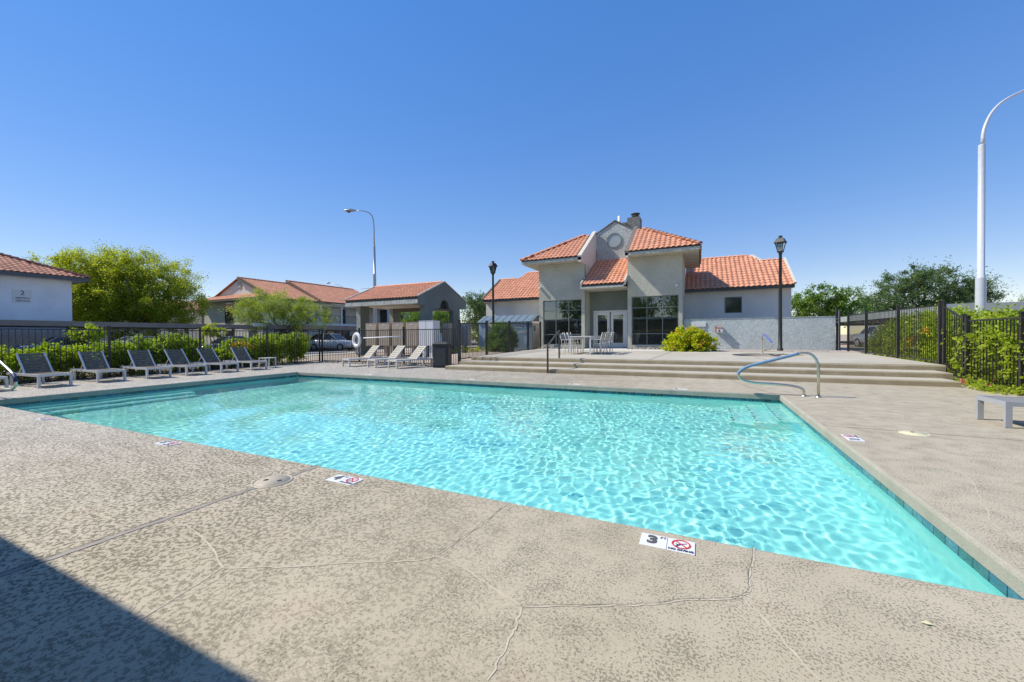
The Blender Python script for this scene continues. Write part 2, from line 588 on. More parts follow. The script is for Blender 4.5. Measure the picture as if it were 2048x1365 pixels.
def arrays_mesh(name, verts, quads, mat, smooth=False):
    me = bpy.data.meshes.new(name)
    nv, nf = len(verts), len(quads)
    me.vertices.add(nv)
    me.vertices.foreach_set('co', np.asarray(verts, dtype=np.float32).ravel())
    k = quads.shape[1]
    me.loops.add(nf * k)
    me.loops.foreach_set('vertex_index', np.asarray(quads, dtype=np.int32).ravel())
    me.polygons.add(nf)
    me.polygons.foreach_set('loop_start', np.arange(0, nf * k, k, dtype=np.int32))
    me.polygons.foreach_set('loop_total', np.full(nf, k, dtype=np.int32))
    if smooth:
        me.polygons.foreach_set('use_smooth', np.ones(nf, dtype=bool))
    me.update()
    me.validate()
    me.materials.append(M[mat])
    return me

def text_mesh(body, size, mat, bold=0.0, extrude=0.001, align='CENTER', space=1.0):
    cu = bpy.data.curves.new('lettering', 'FONT')
    cu.body = body
    cu.size = size
    cu.extrude = extrude
    cu.offset = bold
    cu.align_x = align
    cu.align_y = 'CENTER'
    cu.space_character = space
    o = bpy.data.objects.new('lettering_tmp', cu)
    COL.objects.link(o)
    dg = bpy.context.evaluated_depsgraph_get()
    me = bpy.data.meshes.new_from_object(o.evaluated_get(dg))
    bpy.data.objects.remove(o)
    me.materials.clear()
    me.materials.append(M[mat])
    return me

def smooth_path(pts, r, n=6):
    """polyline with rounded corners"""
    pts = [Vector(p) for p in pts]
    out = [pts[0]]
    for i in range(1, len(pts) - 1):
        a, b, c = pts[i - 1], pts[i], pts[i + 1]
        rr = r[i - 1] if isinstance(r, (list, tuple)) else r
        d1 = min(rr, (a - b).length * 0.49)
        d2 = min(rr, (c - b).length * 0.49)
        p0 = b + (a - b).normalized() * d1
        p2 = b + (c - b).normalized() * d2
        for k in range(n + 1):
            t = k / n
            out.append(p0 * (1 - t) ** 2 + b * (2 * t * (1 - t)) + p2 * t * t)
    out.append(pts[-1])
    return out

# ------------------------------------------------------------------ foliage
def leaf_cloud(seed, blobs, n, size, sprigs=40, spread=0.16, stretch=1.0, aspect=0.5, fill=0.6):
    """leaf-sized folded faces gathered in sprigs through the volume of the blobs"""
    rg = np.random.default_rng(seed)
    B = np.array(blobs, dtype=float)
    w = (B[:, 3] * B[:, 4] + B[:, 4] * B[:, 5] + B[:, 3] * B[:, 5])
    w /= w.sum()
    ns = max(4, int(sprigs * len(B)))
    bi = rg.choice(len(B), ns, p=w)
    d = rg.normal(size=(ns, 3))
    d /= np.linalg.norm(d, axis=1)[:, None]
    rad = (fill + (1.08 - fill) * rg.random(ns) ** 0.6)[:, None]
    sc = B[bi, :3] + d * B[bi, 3:] * rad
    ss = spread * B[bi, 3:].mean(1) * rg.uniform(0.6, 1.4, ns)
    li = rg.integers(0, ns, n)
    off = rg.normal(size=(n, 3)) * ss[li][:, None]
    along = np.abs(rg.normal(size=(n, 1))) * ss[li][:, None] * stretch
    c = sc[li] + off * 0.75 + d[li] * along * 0.8
    ax = rg.normal(size=(n, 3)) + d[li] * 0.5
    ax /= np.linalg.norm(ax, axis=1)[:, None]
    nr = rg.normal(size=(n, 3)) + np.array([0, 0, 0.8])
    si = np.cross(ax, nr)
    si /= np.linalg.norm(si, axis=1)[:, None] + 1e-9
    up = np.cross(si, ax)
    L = size * rg.uniform(0.6, 1.3, n)[:, None]
    W = L * aspect
    v = np.stack([c - ax * L * 0.5, c + si * W * 0.5 + up * L * 0.10, c + ax * L * 0.5, c - si * W * 0.5 + up * L * 0.10], 1).reshape(-1, 3)
    q = np.arange(n * 4).reshape(n, 4)
    return v, q

def crown(name, parent, org, seed, blobs, n, size, mat, **kw):
    v, q = leaf_cloud(seed, blobs, n, size, **kw)
    v = v - np.array(org)[None, :]
    return link(name, arrays_mesh(name, v, q, mat), parent)

def limb_path(a, b, seed, sag=0.1, n=5):
    rg = random.Random(seed)
    a, b = Vector(a), Vector(b)
    L = (b - a).length
    out = []
    for i in range(n + 1):
        t = i / n
        p = a.lerp(b, t)
        if 0 < i < n:
            p += Vector((rg.uniform(-1, 1), rg.uniform(-1, 1), rg.uniform(-0.5, 1))) * L * sag * 0.5
        out.append(p)
    return out

def tree(name, label, base_pt, top_z, blobs, n, size, mat, seed, trunk_r=0.16, group=None, cat='tree', **kw):
    o = thing(name, label, cat, base_pt, 0, group)
    b = Vector(base_pt)
    mb = MB()
    fork = b + Vector((0.1, 0.05, (top_z - b.z) * 0.34))
    mb.tube(limb_path(b - Vector((0, 0, 0.2)), fork, seed, 0.06), [trunk_r * (1 - 0.07 * i) for i in range(6)], 8)
    for i, bl in enumerate(blobs):
        c = Vector(bl[:3])
        st = b.lerp(fork, 0.75 + 0.25 * ((i * 37) % 10) / 10)
        mb.tube(limb_path(st, c, seed + i, 0.16), [trunk_r * 0.55 * (1 - 0.16 * k) for k in range(6)], 6)
        rg = random.Random(seed * 7 + i)
        for k in range(4):
            e = c + Vector((rg.uniform(-1, 1) * bl[3], rg.uniform(-1, 1) * bl[4], rg.uniform(-0.3, 1) * bl[5])) * 0.8
            mb.tube(limb_path(st.lerp(c, 0.6), e, seed + i * 5 + k, 0.2), [trunk_r * 0.22 * (1 - 0.16 * q) for q in range(6)], 5)
    mb.obj('trunk', 'bark', o, fix=False)
    crown('crown', o, base_pt, seed, blobs, n, size, mat, **kw)
    return o

def shrub(name, label, base_pt, blobs, n, size, mat, seed, group=None, cat='shrub', stems=7, **kw):
    o = thing(name, label, cat, base_pt, 0, group)
    b = Vector(base_pt)
    rg = random.Random(seed)
    mb = MB()
    for k in range(stems):
        bl = blobs[k % len(blobs)]
        e = Vector(bl[:3]) + Vector((rg.uniform(-1, 1) * bl[3], rg.uniform(-1, 1) * bl[4], rg.uniform(-0.2, 0.9) * bl[5])) * 0.7
        s0 = Vector((e.x * 0.35 + b.x * 0.65, e.y * 0.35 + b.y * 0.65, b.z - 0.05))
        mb.tube(limb_path(s0, e, seed + k, 0.12), [0.014 * (1 - 0.13 * q) for q in range(6)], 5)
    mb.obj('stem', 'bark', o, fix=False)['kind'] = 'stuff'
    crown('foliage', o, base_pt, seed, blobs, n, size, mat, **kw)
    return o

def blossoms(parent, org, pts, n, size, mat, seed, spread=0.08, name='blossom'):
    """each truss of flowers is a cluster of small petals"""
    for i, c in enumerate(pts):
        rg = np.random.default_rng(seed + i)
        cc = np.array(c)[None, :] + rg.normal(size=(n, 3)) * spread
        ax = rg.normal(size=(n, 3))
        ax /= np.linalg.norm(ax, axis=1)[:, None]
        si = np.cross(ax, rg.normal(size=(n, 3)))
        si /= np.linalg.norm(si, axis=1)[:, None]
        v = np.stack([cc - ax * size / 2, cc + si * size / 2, cc + ax * size / 2, cc - si * size / 2], 1).reshape(-1, 3) - np.array(org)[None, :]
        link(name, arrays_mesh(name, v, np.arange(n * 4).reshape(n, 4), mat), parent)

# ------------------------------------------------------------------ the setting: ground, deck, pool, patio
PX0, PX1, PY0, PY1 = -13.2, 1.5, 2.71, 9.80          # pool edge
WATER = -0.165
def patio_z(y):
    return 0.40 + 0.0100 * (y - 14.2)

def rect(x0, x1, y0, y1):
    return [(x0, y0), (x1, y0), (x1, y1), (x0, y1)]

DX0, DX1, DY0, DY1 = -17.15, 5.75, -7.0, 13.75      # pool deck
g = struct(sheet('ground', rect(-600, 600, -400, 900), [rect(DX0 + 0.2, DX1 - 0.2, DY0 + 0.2, DY1 - 0.2)], -0.07, 'ground_soil'))

# raised land behind the steps
gx = np.concatenate([np.linspace(-16, -8, 14), np.linspace(-7, 8, 8), np.linspace(9, 60, 14)])
gy = np.concatenate([np.linspace(14.3, 22, 22), np.linspace(23, 90, 20)])
def S(t):
    t = min(1, max(0, t))
    return t * t * (3 - 2 * t)
vv, ff = [], []
for y in gy:
    for x in gx:
        vv.append((x, y, -0.10 + 0.46 * S((y - 14.5) / 4.0) * S((x + 15.5) / 4.5)))
nx = len(gx)
for j in range(len(gy) - 1):
    for i in range(nx - 1):
        ff.append((j * nx + i, j * nx + i + 1, (j + 1) * nx + i + 1, (j + 1) * nx + i))
mb = MB()
mb.add(vv, ff, True)
struct(mb.obj('garden_terrain', 'ground_soil'))

# parking lot to the left, with a kerb and a pale walk before it
struct(MB().box(-75, -27.0, -40, 24.5, -0.2, -0.055).obj('parking_lot', 'asphalt'))
struct(MB().box(-75, -30.5, 24.5, 70, -0.2, -0.052).obj('parking_lane', 'asphalt'))
mb = MB()
mb.prism([(-27.0, -0.15), (-26.7, -0.15), (-26.7, 0.06), (-26.74, 0.085), (-26.97, 0.085), (-27.0, 0.06)], -40, 24.5, 'y')
struct(mb.obj('parking_kerb', 'walk_concrete', fix=True))
struct(MB().box(-26.7, -24.6, -40, 45, -0.2, -0.03).obj('side_walk', 'patio_concrete'))
# planting beds round the deck
struct(MB().box(-20.6, -17.16, -7, 14.6, -0.2, -0.035).obj('hedge_bed', 'mulch'))
struct(MB().box(5.76, 9.6, 2.0, 14.25, -0.2, -0.02).obj('vine_bed', 'mulch'))

# pool deck with a bullnosed lip round the pool
lip = [(0.0, -0.112), (0.0, -0.03), (0.006, -0.014), (0.018, -0.004), (0.034, 0.0)]
deck = struct(sheet('pool_deck', rect(DX0, DX1, DY0, DY1), [rect(PX0 - 0.034, PX1 + 0.034, PY0 - 0.034, PY1 + 0.034)], 0.0, 'cool_deck'))
mb = MB()
prof = [(0.06, -0.113)] + lip
rings = []
for (o, z) in prof:
    rings.append([(PX0 - o, PY0 - o, z), (PX1 + o, PY0 - o, z), (PX1 + o, PY1 + o, z), (PX0 - o, PY1 + o, z)])
vs = [p for r in rings for p in r]
fs = []
for i in range(len(rings) - 1):
    for k in range(4):
        k2 = (k + 1) % 4
        fs.append((i * 4 + k, i * 4 + k2, (i + 1) * 4 + k2, (i + 1) * 4 + k))
mb.add(vs, fs)
mb.obj('coping_lip', 'coping_concrete', deck, fix=False)
mb = MB()
mb.poly([(DX0, DY0, 0), (DX0, DY1, 0), (DX0, DY1, -0.2), (DX0, DY0, -0.2)])
mb.poly([(DX0, DY1, 0), (DX1, DY1, 0), (DX1, DY1, -0.2), (DX0, DY1, -0.2)])
mb.poly([(DX1, DY0, 0), (DX1, DY1, 0), (DX1, DY1, -0.2), (DX1, DY0, -0.2)])
mb.obj('slab_edge', 'coping_concrete', deck)

# pool basin
basin = struct(link('pool_basin', None))
o_ = 0.03
bx0, bx1, by0, by1 = PX0 - o_, PX1 + o_, PY0 - o_, PY1 + o_
def depth(x):
    if x > -6:
        return -1.07 - (1.5 - x) / 7.5 * 0.42
    return -1.49 + (-6 - x) / 7.2 * 0.30
xs = [bx1, -2.0, -6.0, -9.5, bx0]
mb = MB()
for a, b in zip(xs[:-1], xs[1:]):
    mb.poly([(a, by0, depth(a)), (b, by0, depth(b)), (b, by1, depth(b)), (a, by1, depth(a))])
floor_ = mb.obj('pool_floor', 'plaster', basin, fix=False)
mb = MB()
for a, b in zip(xs[:-1], xs[1:]):
    mb.poly([(a, by0, depth(a)), (a, by0, -0.113), (b, by0, -0.113), (b, by0, depth(b))])
    mb.poly([(a, by1, depth(a)), (b, by1, depth(b)), (b, by1, -0.113), (a, by1, -0.113)])
mb.poly([(bx1, by0, depth(bx1)), (bx1, by1, depth(bx1)), (bx1, by1, -0.113), (bx1, by0, -0.113)])
mb.poly([(bx0, by0, depth(bx0)), (bx0, by0, -0.113), (bx0, by1, -0.113), (bx0, by1, depth(bx0))])
walls_ = mb.obj('basin_wall', 'plaster', basin, fix=False)
receivers = [floor_, walls_]
# entry steps along the left wall and in the far right corner
for i, (d, z) in enumerate(((0.36, -0.42), (0.74, -0.68), (1.14, -0.94))):
    mb = MB()
    x1 = bx0 + d
    mb.prism([(bx0, -1.6), (x1, -1.6), (x1, z - 0.03), (x1 - 0.03, z), (bx0, z)], by0, 6.3 - i * 0.12, 'y')
    receivers.append(mb.obj('entry_step', 'plaster', basin))
nose = mesh_box('nosing_tile', 'kiosk_blue', 0.03, 0.06, 0.010)
for i, (d, z) in enumerate(((0.34, -0.40), (0.68, -0.62), (1.02, -0.84))):
    mb = MB()
    x0 = bx1 - d
    mb.prism([(bx1, -1.6), (bx1, z), (x0 + 0.03, z), (x0, z - 0.03), (x0, -1.6)], 7.9 + i * 0.05, by1, 'y')
    st = mb.obj('corner_step', 'plaster', basin)
    receivers.append(st)
    for k in range(9):
        inst(nose, 'nosing_tile', st, (x0 + 0.05, 8.06 + k * 0.2, z + 0.004))
# waterline tiles, one by one
tm = mesh_box('waterline_tile', 'pool_tile', 0.146, 0.012, 0.146, 0.002)
def tile_row(n, p0, step, rot):
    for k in range(n):
        t = inst(tm, 'waterline_tile', basin, (p0[0] + step[0] * k, p0[1] + step[1] * k, -0.187), (0, 0, rot))
        receivers.append(t)
T = 0.152
tile_row(47, (bx1 - 0.004, by0 + 0.04, 0), (0, T), math.pi / 2)
tile_row(47, (bx0 + 0.004, by0 + 0.04, 0), (0, T), math.pi / 2)
tile_row(97, (bx0 + 0.09, by1 - 0.004, 0), (T, 0), 0)
for o in receivers:
    o.cycles.is_caustics_receiver = True

# water surface: real ripples, so the light through it gathers on the floor
wx, wy = 960, 464
X, Y = np.meshgrid(np.linspace(bx0, bx1, wx), np.linspace(by0, by1, wy))
rg = np.random.default_rng(5)
H = np.zeros_like(X)
calm = 0.55 + 0.45 / (1 + np.exp(-(X + 6.3 + 0.8 * np.sin(Y * 0.9)) / 0.9))
calm *= 1 - 0.6 * np.exp(-(((X + 3.3) / 1.5) ** 2 + ((Y - 3.2) / 1.1) ** 2))
for i in range(110):
    lam = math.exp(rg.uniform(math.log(0.085), math.log(0.27)))
    k = 2 * math.pi / lam
    a = rg.uniform(0, 2 * math.pi)
    H += 0.00058 * lam * np.sin(k * (X * math.cos(a) + Y * math.sin(a)) + rg.uniform(0, 6.28) + 0.7 * np.sin(0.8 * X + 1.1 * Y + i))
calm *= 1 - 0.55 * np.exp(-(((X - 1.5) / 0.9) ** 2 + ((Y - 2.7) / 1.6) ** 2))
H *= calm
for i in range(14):
    lam = rg.uniform(0.9, 2.4)
    a = rg.uniform(0, 2 * math.pi)
    H += 0.0011 * lam * np.sin(2 * math.pi / lam * (X * math.cos(a) + Y * math.sin(a)) + rg.uniform(0, 6.28))
wv = np.stack([X, Y, WATER + H], -1).reshape(-1, 3)
ix = np.arange(wx * wy).reshape(wy, wx)
wq = np.stack([ix[:-1, :-1], ix[:-1, 1:], ix[1:, 1:], ix[1:, :-1]], -1).reshape(-1, 4)
water = struct(link('pool_water', arrays_mesh('pool_water', wv, wq, 'pool_water', True)))
water.cycles.is_caustics_caster = True

# steps up to the patio, each tread a slab with a rounded nose
steps = struct(link('patio_steps', None))
def nosed(y0, y1, z0, z1, r=0.03):
    return [(y1, z0), (y0, z0), (y0, z1 - r), (y0 + r * 0.3, z1 - r * 0.3), (y0 + r, z1), (y1, z1)]
MB().prism(nosed(12.60, 13.6, -0.05, 0.133), -8.72, 5.42, 'x').obj('step', 'step_concrete', steps)
MB().prism(nosed(13.36, 14.4, -0.05, 0.266), -8.62, 5.60, 'x').obj('step', 'step_concrete', steps)
MB().prism(nosed(14.16, 14.62, -0.05, 0.399), -8.50, 5.80, 'x').obj('step', 'step_concrete', steps)
# lighter treads (thin layer on the walking surface)
for y0, y1, z, x0, x1 in ((12.66, 13.36, 0.133, -8.7, 5.4), (13.42, 14.16, 0.266, -8.6, 5.58)):
    MB().box(x0, x1, y0, y1, z, z + 0.004).obj('tread', 'patio_concrete', steps)
SPA = (2.35, 18.0, 1.18)
patio = struct(sheet('patio', rect(-8.5, 5.85, 14.24, 24.2), [ring(*SPA)], 0, 'patio_concrete', zf=lambda x, y: patio_z(y) + 0.005))
mb = MB()
mb.poly([(-8.5, 14.24, 0.405), (-8.5, 24.2, 0.50), (-8.5, 24.2, -0.1), (-8.5, 14.24, -0.1)])
mb.poly([(5.85, 14.24, 0.405), (5.85, 24.2, 0.50), (5.85, 24.2, -0.1), (5.85, 14.24, -0.1)])
mb.obj('slab_edge', 'step_concrete', patio)
MB().add([(-8.3, 20.35, patio_z(20.35) + 0.009), (-0.6, 20.35, patio_z(20.35) + 0.009), (-0.6, 23.9, patio_z(23.9) + 0.009), (-8.3, 23.9, patio_z(23.9) + 0.009)],
         [(0, 1, 2, 3)]).obj('walk', 'walk_concrete', patio)
MB().add([(-0.4, 20.9, patio_z(20.9) + 0.010), (5.8, 20.9, patio_z(20.9) + 0.010), (5.8, 22.7, patio_z(22.7) + 0.010), (-0.4, 22.7, patio_z(22.7) + 0.010)],
         [(0, 1, 2, 3)]).obj('gravel_strip', 'gravel_pink', patio)
# expansion joints in the patio
for (a, b) in (((-1.55, 14.25), (-1.15, 20.3)), ((2.1, 14.25), (1.8, 16.8)), ((-5.6, 14.25), (-5.2, 20.3))):
    d = Vector((b[0] - a[0], b[1] - a[1], 0)).normalized()
    n = Vector((-d.y, d.x, 0)) * 0.012
    za, zb = patio_z(a[1]) + 0.009, patio_z(b[1]) + 0.009
    MB().add([(a[0] - n.x, a[1] - n.y, za), (a[0] + n.x, a[1] + n.y, za), (b[0] + n.x, b[1] + n.y, zb), (b[0] - n.x, b[1] - n.y, zb)], [(0, 1, 2, 3)]).obj('joint', 'crack_dark', patio)

# spa pool let into the patio
spa = struct(link('spa_basin', None))
zt = patio_z(18.0) + 0.006
mb = MB()
mb.lathe((SPA[0], SPA[1], 0), [(SPA[2] + 0.02, zt - 0.012), (SPA[2] - 0.01, zt - 0.015), (SPA[2] - 0.03, zt - 0.05), (SPA[2] - 0.03, zt - 0.7), (0.02, zt - 0.75)], 48)
mb.obj('spa_wall', 'coping_concrete', spa, fix=False)
mb = MB()
mb.lathe((SPA[0], SPA[1], 0), [(SPA[2] - 0.031, zt - 0.26), (0.01, zt - 0.26)], 48)
mb.obj('spa_water', 'kiosk_blue', spa, fix=False)

# ------------------------------------------------------------------ cracks, joints and lids on the deck
def ribbon(pts, w, z, mat, name, parent=deck, jit=0.0, seed=1):
    rg = random.Random(seed)
    P = smooth_path([(x, y, z) for x, y in pts], 0.12, 4)
    Q = []
    for a, b in zip(P[:-1], P[1:]):
        n = max(1, int((b - a).length / 0.05))
        for k in range(n):
            p = a.lerp(b, k / n)
            Q.append(p + Vector((rg.uniform(-jit, jit), rg.uniform(-jit, jit), 0)))
    Q.append(P[-1])
    vs, fs = [], []
    for i, p in enumerate(Q):
        d = (Q[min(i + 1, len(Q) - 1)] - Q[max(0, i - 1)])
        d.z = 0
        d.normalize()
        ww = w * rg.uniform(0.6, 1.2)
        n = Vector((-d.y, d.x, 0)) * (ww / 2)
        vs += [p + n, p - n]
    for i in range(len(Q) - 1):
        fs.append((2 * i, 2 * i + 1, 2 * i + 3, 2 * i + 2))
    m = MB()
    m.add(vs, fs)
    return m.obj(name, mat, parent)

CR = [
    [(0.286, 2.699), (0.274, 2.556), (0.231, 2.383), (0.226, 2.290), (0.226, 2.246), (0.196, 2.179), (0.152, 2.139), (0.066, 2.092), (-0.062, 2.034), (-0.166, 1.951), (-0.270, 1.896), (-0.416, 1.822), (-0.747, 1.671)],
    [(-1.362, 1.851), (-1.341, 1.998), (-1.313, 2.214), (-1.293, 2.418), (-1.302, 2.591), (-1.297, 2.699)],
    [(0.185, 2.146), (0.252, 2.048), (0.300, 1.942), (0.349, 1.838), (0.393, 1.756)],
    [(-0.747, 1.671), (-0.878, 1.713), (-1.101, 1.802), (-1.217, 1.835), (-1.362, 1.851)],
    [(-1.362, 1.851), (-1.382, 1.809), (-1.503, 1.721), (-1.778, 1.591), (-1.926, 1.487), (-2.067, 1.412), (-2.349, 1.274)],
    [(-0.747, 1.671), (-0.724, 1.585), (-0.706, 1.466), (-0.698, 1.358), (-0.697, 1.255)],
    [(-2.349, 1.274), (-2.524, 1.341), (-2.727, 1.402), (-2.995, 1.454), (-3.138, 1.481)],
    [(-2.349, 1.274), (-2.292, 1.098), (-2.271, 0.986), (-2.253, 0.835)],
    [(1.969, 5.313), (2.067, 5.137), (2.116, 4.792), (2.048, 4.571), (1.918, 4.213), (1.808, 3.866), (1.740, 3.707)],
    [(1.740, 3.707), (1.732, 3.555), (1.733, 3.404)],
    [(-4.961, 1.224), (-4.522, 1.123), (-4.294, 1.032)],
    [(-5.464, 2.592), (-4.705, 2.457), (-4.031, 2.318), (-3.774, 2.265)],
    [(2.794, 7.976), (2.602, 7.398), (2.556, 7.206)],
]
for i, c in enumerate(CR):
    ribbon(c, 0.0095, 0.002, 'crack_light', 'crack_patch', jit=0.006, seed=i)
    if i in (0, 1):
        ribbon([(x - 0.006, y + 0.004) for x, y in c], 0.0028, 0.0035, 'crack_dark', 'crack', jit=0.004, seed=i + 50)
ribbon([(-3.345, -3.0), (-3.345, 2.70)], 0.05, 0.003, 'joint_grey', 'expansion_joint', jit=0.002)
ribbon([(-3.375, -3.0), (-3.375, 2.70)], 0.012, 0.0055, 'crack_dark', 'joint_gap', jit=0.002)
ribbon([(1.53, 6.72), (3.2, 6.66), (5.7, 6.6)], 0.012, 0.003, 'crack_dark', 'control_joint', jit=0.003)
ribbon([(1.45, 9.86), (1.1, 10.8), (0.75, 12.58)], 0.014, 0.003, 'crack_dark', 'control_joint', jit=0.003)
ribbon([(-5.9, 9.86), (-6.3, 11.2), (-6.6, 12.58)], 0.014, 0.003, 'crack_dark', 'control_joint', jit=0.003)
ribbon([(-9.9, 9.86), (-9.9, 13.7)], 0.014, 0.003, 'crack_dark', 'control_joint', jit=0.003)

def lid(name, label, c, r, mat, holes):
    o = thing(name, label, 'lid', (c[0], c[1], 0))
    m = MB()
    m.lathe((0, 0, 0), [(0.001, 0.010), (r * 0.86, 0.010), (r * 0.88, 0.004), (r * 0.92, 0.004), (r * 0.94, 0.010), (r, 0.008), (r + 0.008, 0.001)], 40)
    m.obj('cover', mat, o, world=False, fix=False)
    for hx, hy in holes:
        h = MB()
        h.lathe((hx, hy, 0), [(0.0005, 0.0125), (0.018, 0.0125), (0.022, 0.0100)], 14)
        h.obj('finger_hole', 'ink_black', o, world=False, fix=False)
    return o
lid('skimmer_lid', 'round beige skimmer lid with two finger holes in the near deck', (-3.36, 2.24), 0.155, 'lid_cream', [(-0.06, -0.02), (0.06, 0.02)])
lid('skimmer_lid', 'pale yellow skimmer lid on the deck beside the right pool edge', (2.42, 6.6), 0.14, 'lid_yellow', [(0.0, 0.05)])

def marker(label, c, rz, num, ft=True, far=False):
    """two ceramic tiles: the depth, and a diver struck out"""
    o = thing('depth_marker', label, 'depth marker', (c[0], c[1], 0.0), rz, 'depth markers round the pool')
    t = mesh_box('tile', 'tile_white', 0.150, 0.150, 0.008, 0.001)
    a = inst(t, 'number_tile', o, (-0.0765, 0, 0.002))
    b = inst(t, 'symbol_tile', o, (0.0765, 0, 0.002))
    z = 0.0068
    if num:
        inst(text_mesh(num, 0.125, 'ink_grey', 0.006, 0.0006), 'number', a, (-0.008, 0.004, z))
    if far:
        return o
    if ft:
        inst(text_mesh('FT', 0.034, 'ink_grey', 0.0, 0.0006), 'lettering', a, (0.052, 0.045, z))
    m = MB()
    n = 32
    vs, fs = [], []
    for k in range(n):
        t_ = 2 * math.pi * k / n
        for r in (0.043, 0.053):
            vs.append((r * math.cos(t_), 0.015 + r * math.sin(t_), z))
    for k in range(n):
        k2 = (k + 1) % n
        fs.append((2 * k, 2 * k + 1, 2 * k2 + 1, 2 * k2))
    m.add(vs, fs)
    m.bar((-0.033, 0.048, z), (0.033, -0.018, z), 0.009, 0.0008)
    m.obj('ban_ring', 'ink_red', b, world=False)
    d = MB()
    d.bar((-0.022, -0.006, z - 0.0006), (-0.002, 0.016, z - 0.0006), 0.011, 0.0006)
    d.bar((-0.002, 0.016, z - 0.0006), (0.030, 0.034, z - 0.0006), 0.005, 0.0006)
    d.bar((-0.016, 0.004, z - 0.0006), (-0.030, 0.012, z - 0.0006), 0.006, 0.0006)
    d.lathe((-0.024, -0.016, z - 0.001), [(0.0005, 0.001), (0.007, 0.001)], 10)
    d.obj('diver', 'ink_navy', b, world=False)
    inst(text_mesh('NO DIVING', 0.026, 'ink_navy', 0.0009, 0.0006), 'lettering', b, (0, -0.056, z))
    return o
marker('white depth tile reading 3 FT and NO DIVING on the near deck', (-0.175, 2.535), 0, '3')
marker('white depth tile reading 4 with a struck-out diver on the near deck', (-2.81, 2.52), 0, '4')
marker('white depth tile at the near pool edge, left of the number 4 tile', (-5.72, 2.54), math.pi / 2 * 0, '5')
marker('white depth tile at the near pool edge, farthest left', (-9.25, 2.535), 0, '4')
marker('white NO DIVING depth tile on the deck right of the pool', (1.66, 6.03), math.pi / 2, '3', ft=False)
for lab, x in (('white depth tile on the far pool edge in front of the white loungers', -9.9), ('white depth tile on the far pool edge left of the step handrail', -6.0),
               ('white depth tile on the far pool edge right of the step handrail', -2.9), ('white depth tile on the far pool edge nearest the pool handrail', -0.4)):
    marker(lab, (x, 9.95), 0, '3', far=True)
# a fallen leaf on the near deck
m = MB()
m.add([(0.86, 2.29, 0.004), (0.885, 2.302, 0.010), (0.905, 2.288, 0.005), (0.88, 2.279, 0.007)], [(0, 3, 2, 1)])
tag(m.obj('fallen_leaf', 'lid_yellow'), 'dry yellow leaf lying on the deck near the pool corner', 'leaf')

# ------------------------------------------------------------------ roofs
PROF = [(0.0, 0.014), (0.045, 0.004), (0.085, 0.014), (0.120, 0.038), (0.170, 0.050), (0.220, 0.038), (0.255, 0.015)]
def inside(pt, poly):
    x, y = pt
    c = False
    n = len(poly)
    for i in range(n):
        x1, y1 = poly[i]
        x2, y2 = poly[(i + 1) % n]
        if (y1 > y) != (y2 > y) and x < (x2 - x1) * (y - y1) / (y2 - y1) + x1:
            c = not c
    return c

def roof_tiles(O, u, v, poly, name, parent, mat='terracotta', tw=0.26, tl=0.36, seed=1, under='terracotta_under'):
    """barrel tiles laid course over course on the plane O + a u + b v; every tile is its own closed-ended shell"""
    O, u, v = Vector(O), Vector(u).normalized(), Vector(v).normalized()
    n = u.cross(v).normalized()
    if n.z < 0:
        n = -n
    rg = random.Random(seed)
    amin, amax = min(p[0] for p in poly), max(p[0] for p in poly)
    bmin, bmax = min(p[1] for p in poly), max(p[1] for p in poly)
    mb = MB()
    b = bmin - 0.04
    row = 0
    while b < bmax:
        a = amin
        while a < amax:
            if inside((a + tw / 2, b + tl * 0.5), poly) or inside((a + tw / 2, b + tl * 0.2), poly):
                j = rg.uniform(-0.012, 0.012)
                lift = rg.uniform(0, 0.006)
                vs, fs = [], []
                k = tw / 0.26
                for (pu, ph) in PROF:
                    w0 = O + u * (a + pu * k) + v * (b + j) + n * (ph + 0.026 + lift)
                    w1 = O + u * (a + pu * k) + v * (b + tl + 0.05) + n * (ph + 0.002)
                    w2 = w0 - n * 0.024 + v * 0.012
                    vs += [w0, w1, w2]
                for i in range(len(PROF) - 1):
                    fs.append((3 * i, 3 * i + 3, 3 * i + 4, 3 * i + 1))
                    fs.append((3 * i + 2, 3 * i + 5, 3 * i + 3, 3 * i))
                mb.add(vs, fs)
            a += tw
        b += tl
        row += 1
    t = mb.obj(name, mat, parent, fix=False)
    t['kind'] = 'stuff'
    m = MB()
    m.poly([tuple(O + u * p[0] + v * p[1]) for p in poly])
    m.obj('roof_deck', under, parent)
    return t

